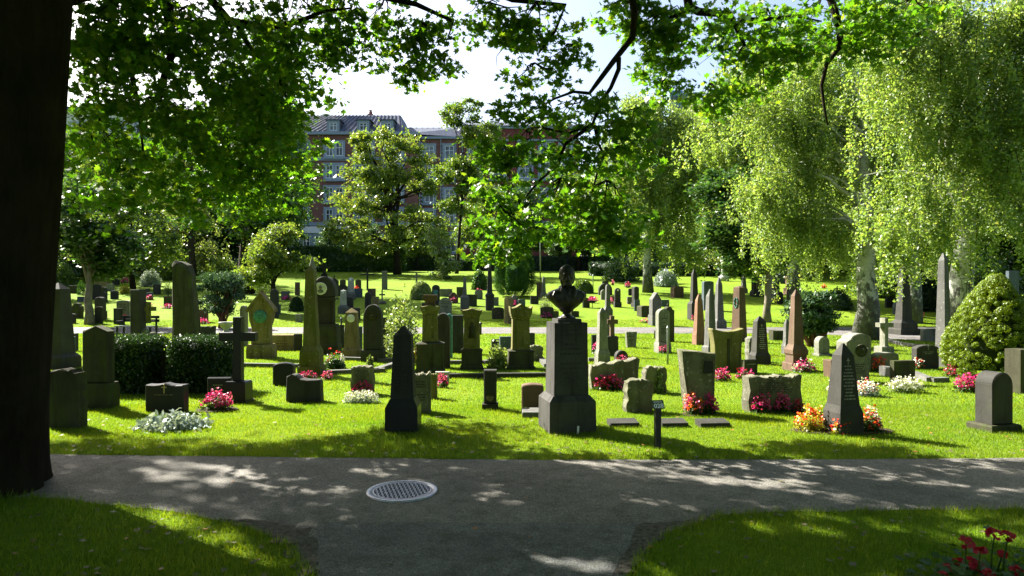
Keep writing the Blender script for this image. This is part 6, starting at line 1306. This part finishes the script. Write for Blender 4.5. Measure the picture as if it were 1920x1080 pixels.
fl('white alyssum edging in front of the square rough slab', 637, 714, 733, 757, ['whp'], 'lsilver', n=150, size=.022, nl=900, depth=.35)
fl('pink flowers beside the short mossy post', 818, 841, 704, 728, ['pink', 'mag'], n=50)
fl('magenta blossoms left of the first mossy pillar', 770, 786, 650, 676, ['mag'], n=24)
fl('tall pink roses right of the first mossy pillar', 817, 834, 640, 690, ['pink'], 'lplant', n=20, depth=.8, nl=260)
fl('dark red begonias before the long wavy stone', 1110, 1172, 706, 733, ['dred', 'mag'], n=90, depth=.35)
fl('pink flowers over the small dark round-topped slab', 1153, 1182, 668, 684, ['pink'], n=40)
fl('magenta flowers beside the small black slab', 1111, 1120, 642, 664, ['mag'], n=16)
fl('pink flowers at the foot of the pale round-topped stele', 1236, 1254, 648, 664, ['pink'], n=40)
fl('pale pink begonias at the left foot of the rough plaque stone', 1284, 1325, 739, 781, ['pink', 'org'], n=80, soil=True)
fl('pink begonias at the right foot of the rough plaque stone', 1322, 1352, 742, 780, ['mag', 'pink'], n=60)
fl('bright pink flowers left below the flared stele', 1337, 1376, 692, 716, ['pink', 'mag'], n=90, depth=.5)
fl('dark red flowers before the low side slab', 1380, 1418, 692, 712, ['dred', 'mag'], n=60, depth=.4)
fl('pink flowers beside the pale rough-edged stone', 1402, 1413, 658, 678, ['pink'], n=26)
fl('pink and white flower mound below the big brown obelisk', 1490, 1537, 677, 700, ['pink', 'mag', 'whp'], n=120, depth=.6)
fl('pink begonias at the left of the broad wavy stone', 1411, 1452, 738, 778, ['pink', 'mag'], n=80, depth=.5)
fl('pink begonias in the middle of the broad wavy stone', 1452, 1485, 738, 776, ['mag', 'pink'], n=56, depth=.4)
fl('reddish begonias at the right end of the broad wavy stone', 1486, 1512, 750, 776, ['dred', 'pink'], n=36, depth=.5)
bed = ground(1585, 812); t = thing('flower_bed', 'oval bed of dark soil round the front lettered obelisk', 'flower bed', bed + Vector((.02, .12, 0))); mb = MB(); mb.lathe([(.66, .002), (.62, .018), (.3, .03), (.02, .034)], 36, (0, 0, 0), 1, .42); mb.build('soil', M['soil'], t, True)
fl('yellow-leaved plants with orange begonias left of the front lettered obelisk', 1494, 1562, 768, 812, ['org', 'yelp', 'redp'], 'lyellow', n=70, nl=900)
fl('orange and salmon begonias in front of the lettered obelisk', 1562, 1598, 782, 817, ['org', 'redp'], 'lyellow', n=40, nl=420, depth=.5, back=-.02)
fl('white, red and yellow begonias right of the front lettered obelisk', 1614, 1664, 766, 813, ['whp', 'redp', 'org'], 'lplant', n=70, nl=700)
fl('white alyssum with dark red blooms behind the front lettered obelisk', 1606, 1660, 713, 745, ['whp', 'dred', 'whp'], 'lsilver', n=180, size=.024, nl=900)
fl('white alyssum left of the wreath stele', 1553, 1577, 716, 738, ['whp'], 'lsilver', n=60, size=.024)
fl('white flowers in front of the grey square slab', 1666, 1746, 707, 738, ['whp'], 'lpale', n=260, size=.026, nl=900, depth=.4)
fl('red and yellow flowers left before the low arched stone', 1640, 1666, 671, 698, ['redp', 'org'], n=80)
fl('small red flowers right before the low arched stone', 1670, 1684, 671, 686, ['redp'], n=20)
fl('red flowers with white at the left of the wide dark arched slab', 1713, 1736, 672, 694, ['redp', 'whp'], n=40, depth=.4)
fl('red flowers at the right of the wide dark arched slab', 1734, 1756, 668, 692, ['redp'], n=50, depth=.4)
fl('pink mound under the golden thuja', 1792, 1853, 701, 736, ['pink', 'mag'], n=130, depth=.6, back=-.1)
fl('reddish pink flowers left under the golden thuja', 1774, 1803, 682, 708, ['dred', 'pink'], n=50)
fl('red and white flowers by the stone at the right edge', 1893, 1914, 630, 650, ['redp', 'whp'], n=30)
fl('magenta flowers in the low arch at right', 1742, 1766, 621, 636, ['mag'], n=40)
slab('seg', 1727, 1767, 616, 640, 'pale', 'low pale arched stone with magenta flowers beside the tall pale obelisk', d=.15)
# small far clumps
for x0, x1, yt, yb, c, lb in (
    (300, 322, 570, 579, 'mag', 'pink flowers below the stone with the thin cross'), (260, 276, 586, 600, 'pink', 'bright pink flowers behind the rocky mossy cross'), (268, 288, 568, 580, 'pink', 'pale pink flowers level with the arms of the mossy cross'),
    (366, 391, 598, 608, 'mag', 'row of red-pink flowers under the open juniper'), (225, 240, 520, 531, 'pink', 'pink flowers at the back of the left lawn'), (228, 238, 590, 599, 'redp', 'red flowers at the broad pale green slab'), (270, 287, 555, 563, 'mag', 'pink flowers at the blue-grey stone by the forked tree'),
    (527, 545, 555, 563, 'mag', 'red flowers before the grey square stone by the ball shrub'), (661, 674, 537, 545, 'redp', 'red flowers behind the square grey-blue stone'), (692, 705, 546, 557, 'redp', 'bright red flowers before the brown stone'), (784, 803, 554, 562, 'dred', 'dark red flowers below the pale dome shrub'),
    (842, 859, 559, 569, 'pink', 'pink flowers before the brown rounded stone'), (856, 870, 550, 557, 'mag', 'red flowers before the dark square stone'), (890, 904, 541, 551, 'pink', 'pale pink flower heap on the grey round stone'), (923, 946, 587, 598, 'pink', 'pink flowers at the low square stone beyond the pillars'),
    (959, 971, 564, 575, 'mag', 'pink flowers at the grey shouldered stone'), (1014, 1037, 586, 597, 'mag', 'purple flowers at the mossy low stone by the bust'), (1127, 1137, 550, 562, 'pink', 'pink flowers on the small pale rounded stone'), (1142, 1153, 558, 571, 'pink', 'pink flowers on the little brown stone'),
    (1171, 1184, 529, 540, 'pink', 'pink flowers far back in the right lawn'), (1146, 1152, 526, 535, 'pink', 'small pink clump beside the dark tree trunk far back'), (1296, 1308, 592, 602, 'pink', 'pink clump at the foot of the tallest thin obelisk'), (1200, 1222, 598, 606, 'pink', 'pale pink flowers left of the steep-gabled stele'),
    (1449, 1457, 560, 568, 'redp', 'red flowers between the squared pillar and black stone'), (1717, 1738, 584, 595, 'mag', 'pink clump behind the dark broad-based obelisk'), (1677, 1695, 577, 588, 'mag', 'pink flowers on the blue-grey rounded stone'), (1679, 1696, 542, 550, 'mag', 'pink flowers at the back right brown stone'), (1540, 1552, 533, 541, 'redp', 'red flowers glimpsed beneath the birch twigs'), (1318, 1328, 572, 582, 'whp', 'white flowers at the tall blue-grey slab'), (1711, 1720, 550, 558, 'mag', 'pink bloom in the shade left of the tall pale obelisk')):
    fl(lb, x0, x1, yt, yb, [c], n=22, nl=90, depth=.5)
# bowl of flowers on a stand
p = ground(1111, 577); t = thing('flower_bowl', 'pink flower bowl on a thin stand right of the bust', 'planter', p); mb = MB(); mb.lathe([(.02, 0), (.02, .28), (.22, .34), (.3, .42), (.02, .42)], 12); mb.build('bowl', M['irond'], t, True)
rg = np.random.default_rng(3); P = dome_pts(90, .34, .3, .3, rg, .5) + np.array([0, 0, .4]); link('blossoms', np_mesh('blossoms', petals_v(P, .08, rg), 7, RF), M['pink'], t)
# dark red geraniums in the shade at the lower right corner
p = Vector((2.95, 4.0, 0)); t = thing('geraniums', 'dark red geraniums in the shade at the lower right corner', 'flowers', p); rg = np.random.default_rng(12)
H = [(1812, 1018, 1.0), (1865, 1003, 1.0), (1815, 1055, 1.2), (1786, 1062, .8), (1838, 1033, .7), (1772, 1076, .9), (1880, 1040, .6), (1890, 1006, .8), (1830, 1085, .9), (1905, 1075, .9), (1850, 1110, 1)]
Ps = []; sm = MB()
for px, py, s in H:
    c = W(px, py, 4.05 + rg.uniform(-.12, .15)); c.z = max(c.z, .12); c = c - p; d = rg.normal(size=(16, 3)); d /= np.linalg.norm(d, axis=1)[:, None]; Ps.append(np.array(c)[None] + d * .036 * s * np.array([1, 1, .75])); sm.tube([(c.x * .8, c.y + .05, 0), (c.x * .95, c.y + .03, c.z * .6), c], [.006, .005, .004], 5)
P = np.concatenate(Ps); link('blossoms', np_mesh('blossoms', petals_v(P, .03, rg), 7, RF), M['dred'], t); sm.build('stem', M['lplant'], t)
n = 420; P = np.stack([rg.uniform(-.55, .45, n), rg.normal(size=n) * .16 + .02, np.abs(rg.normal(size=n)) * .09 + .02], 1); link('foliage', np_mesh('foliage', leaves_v(P, .06 * rg.uniform(.6, 1.4, n), MAPLE, rg, .6), 14), M['lplant'], t)
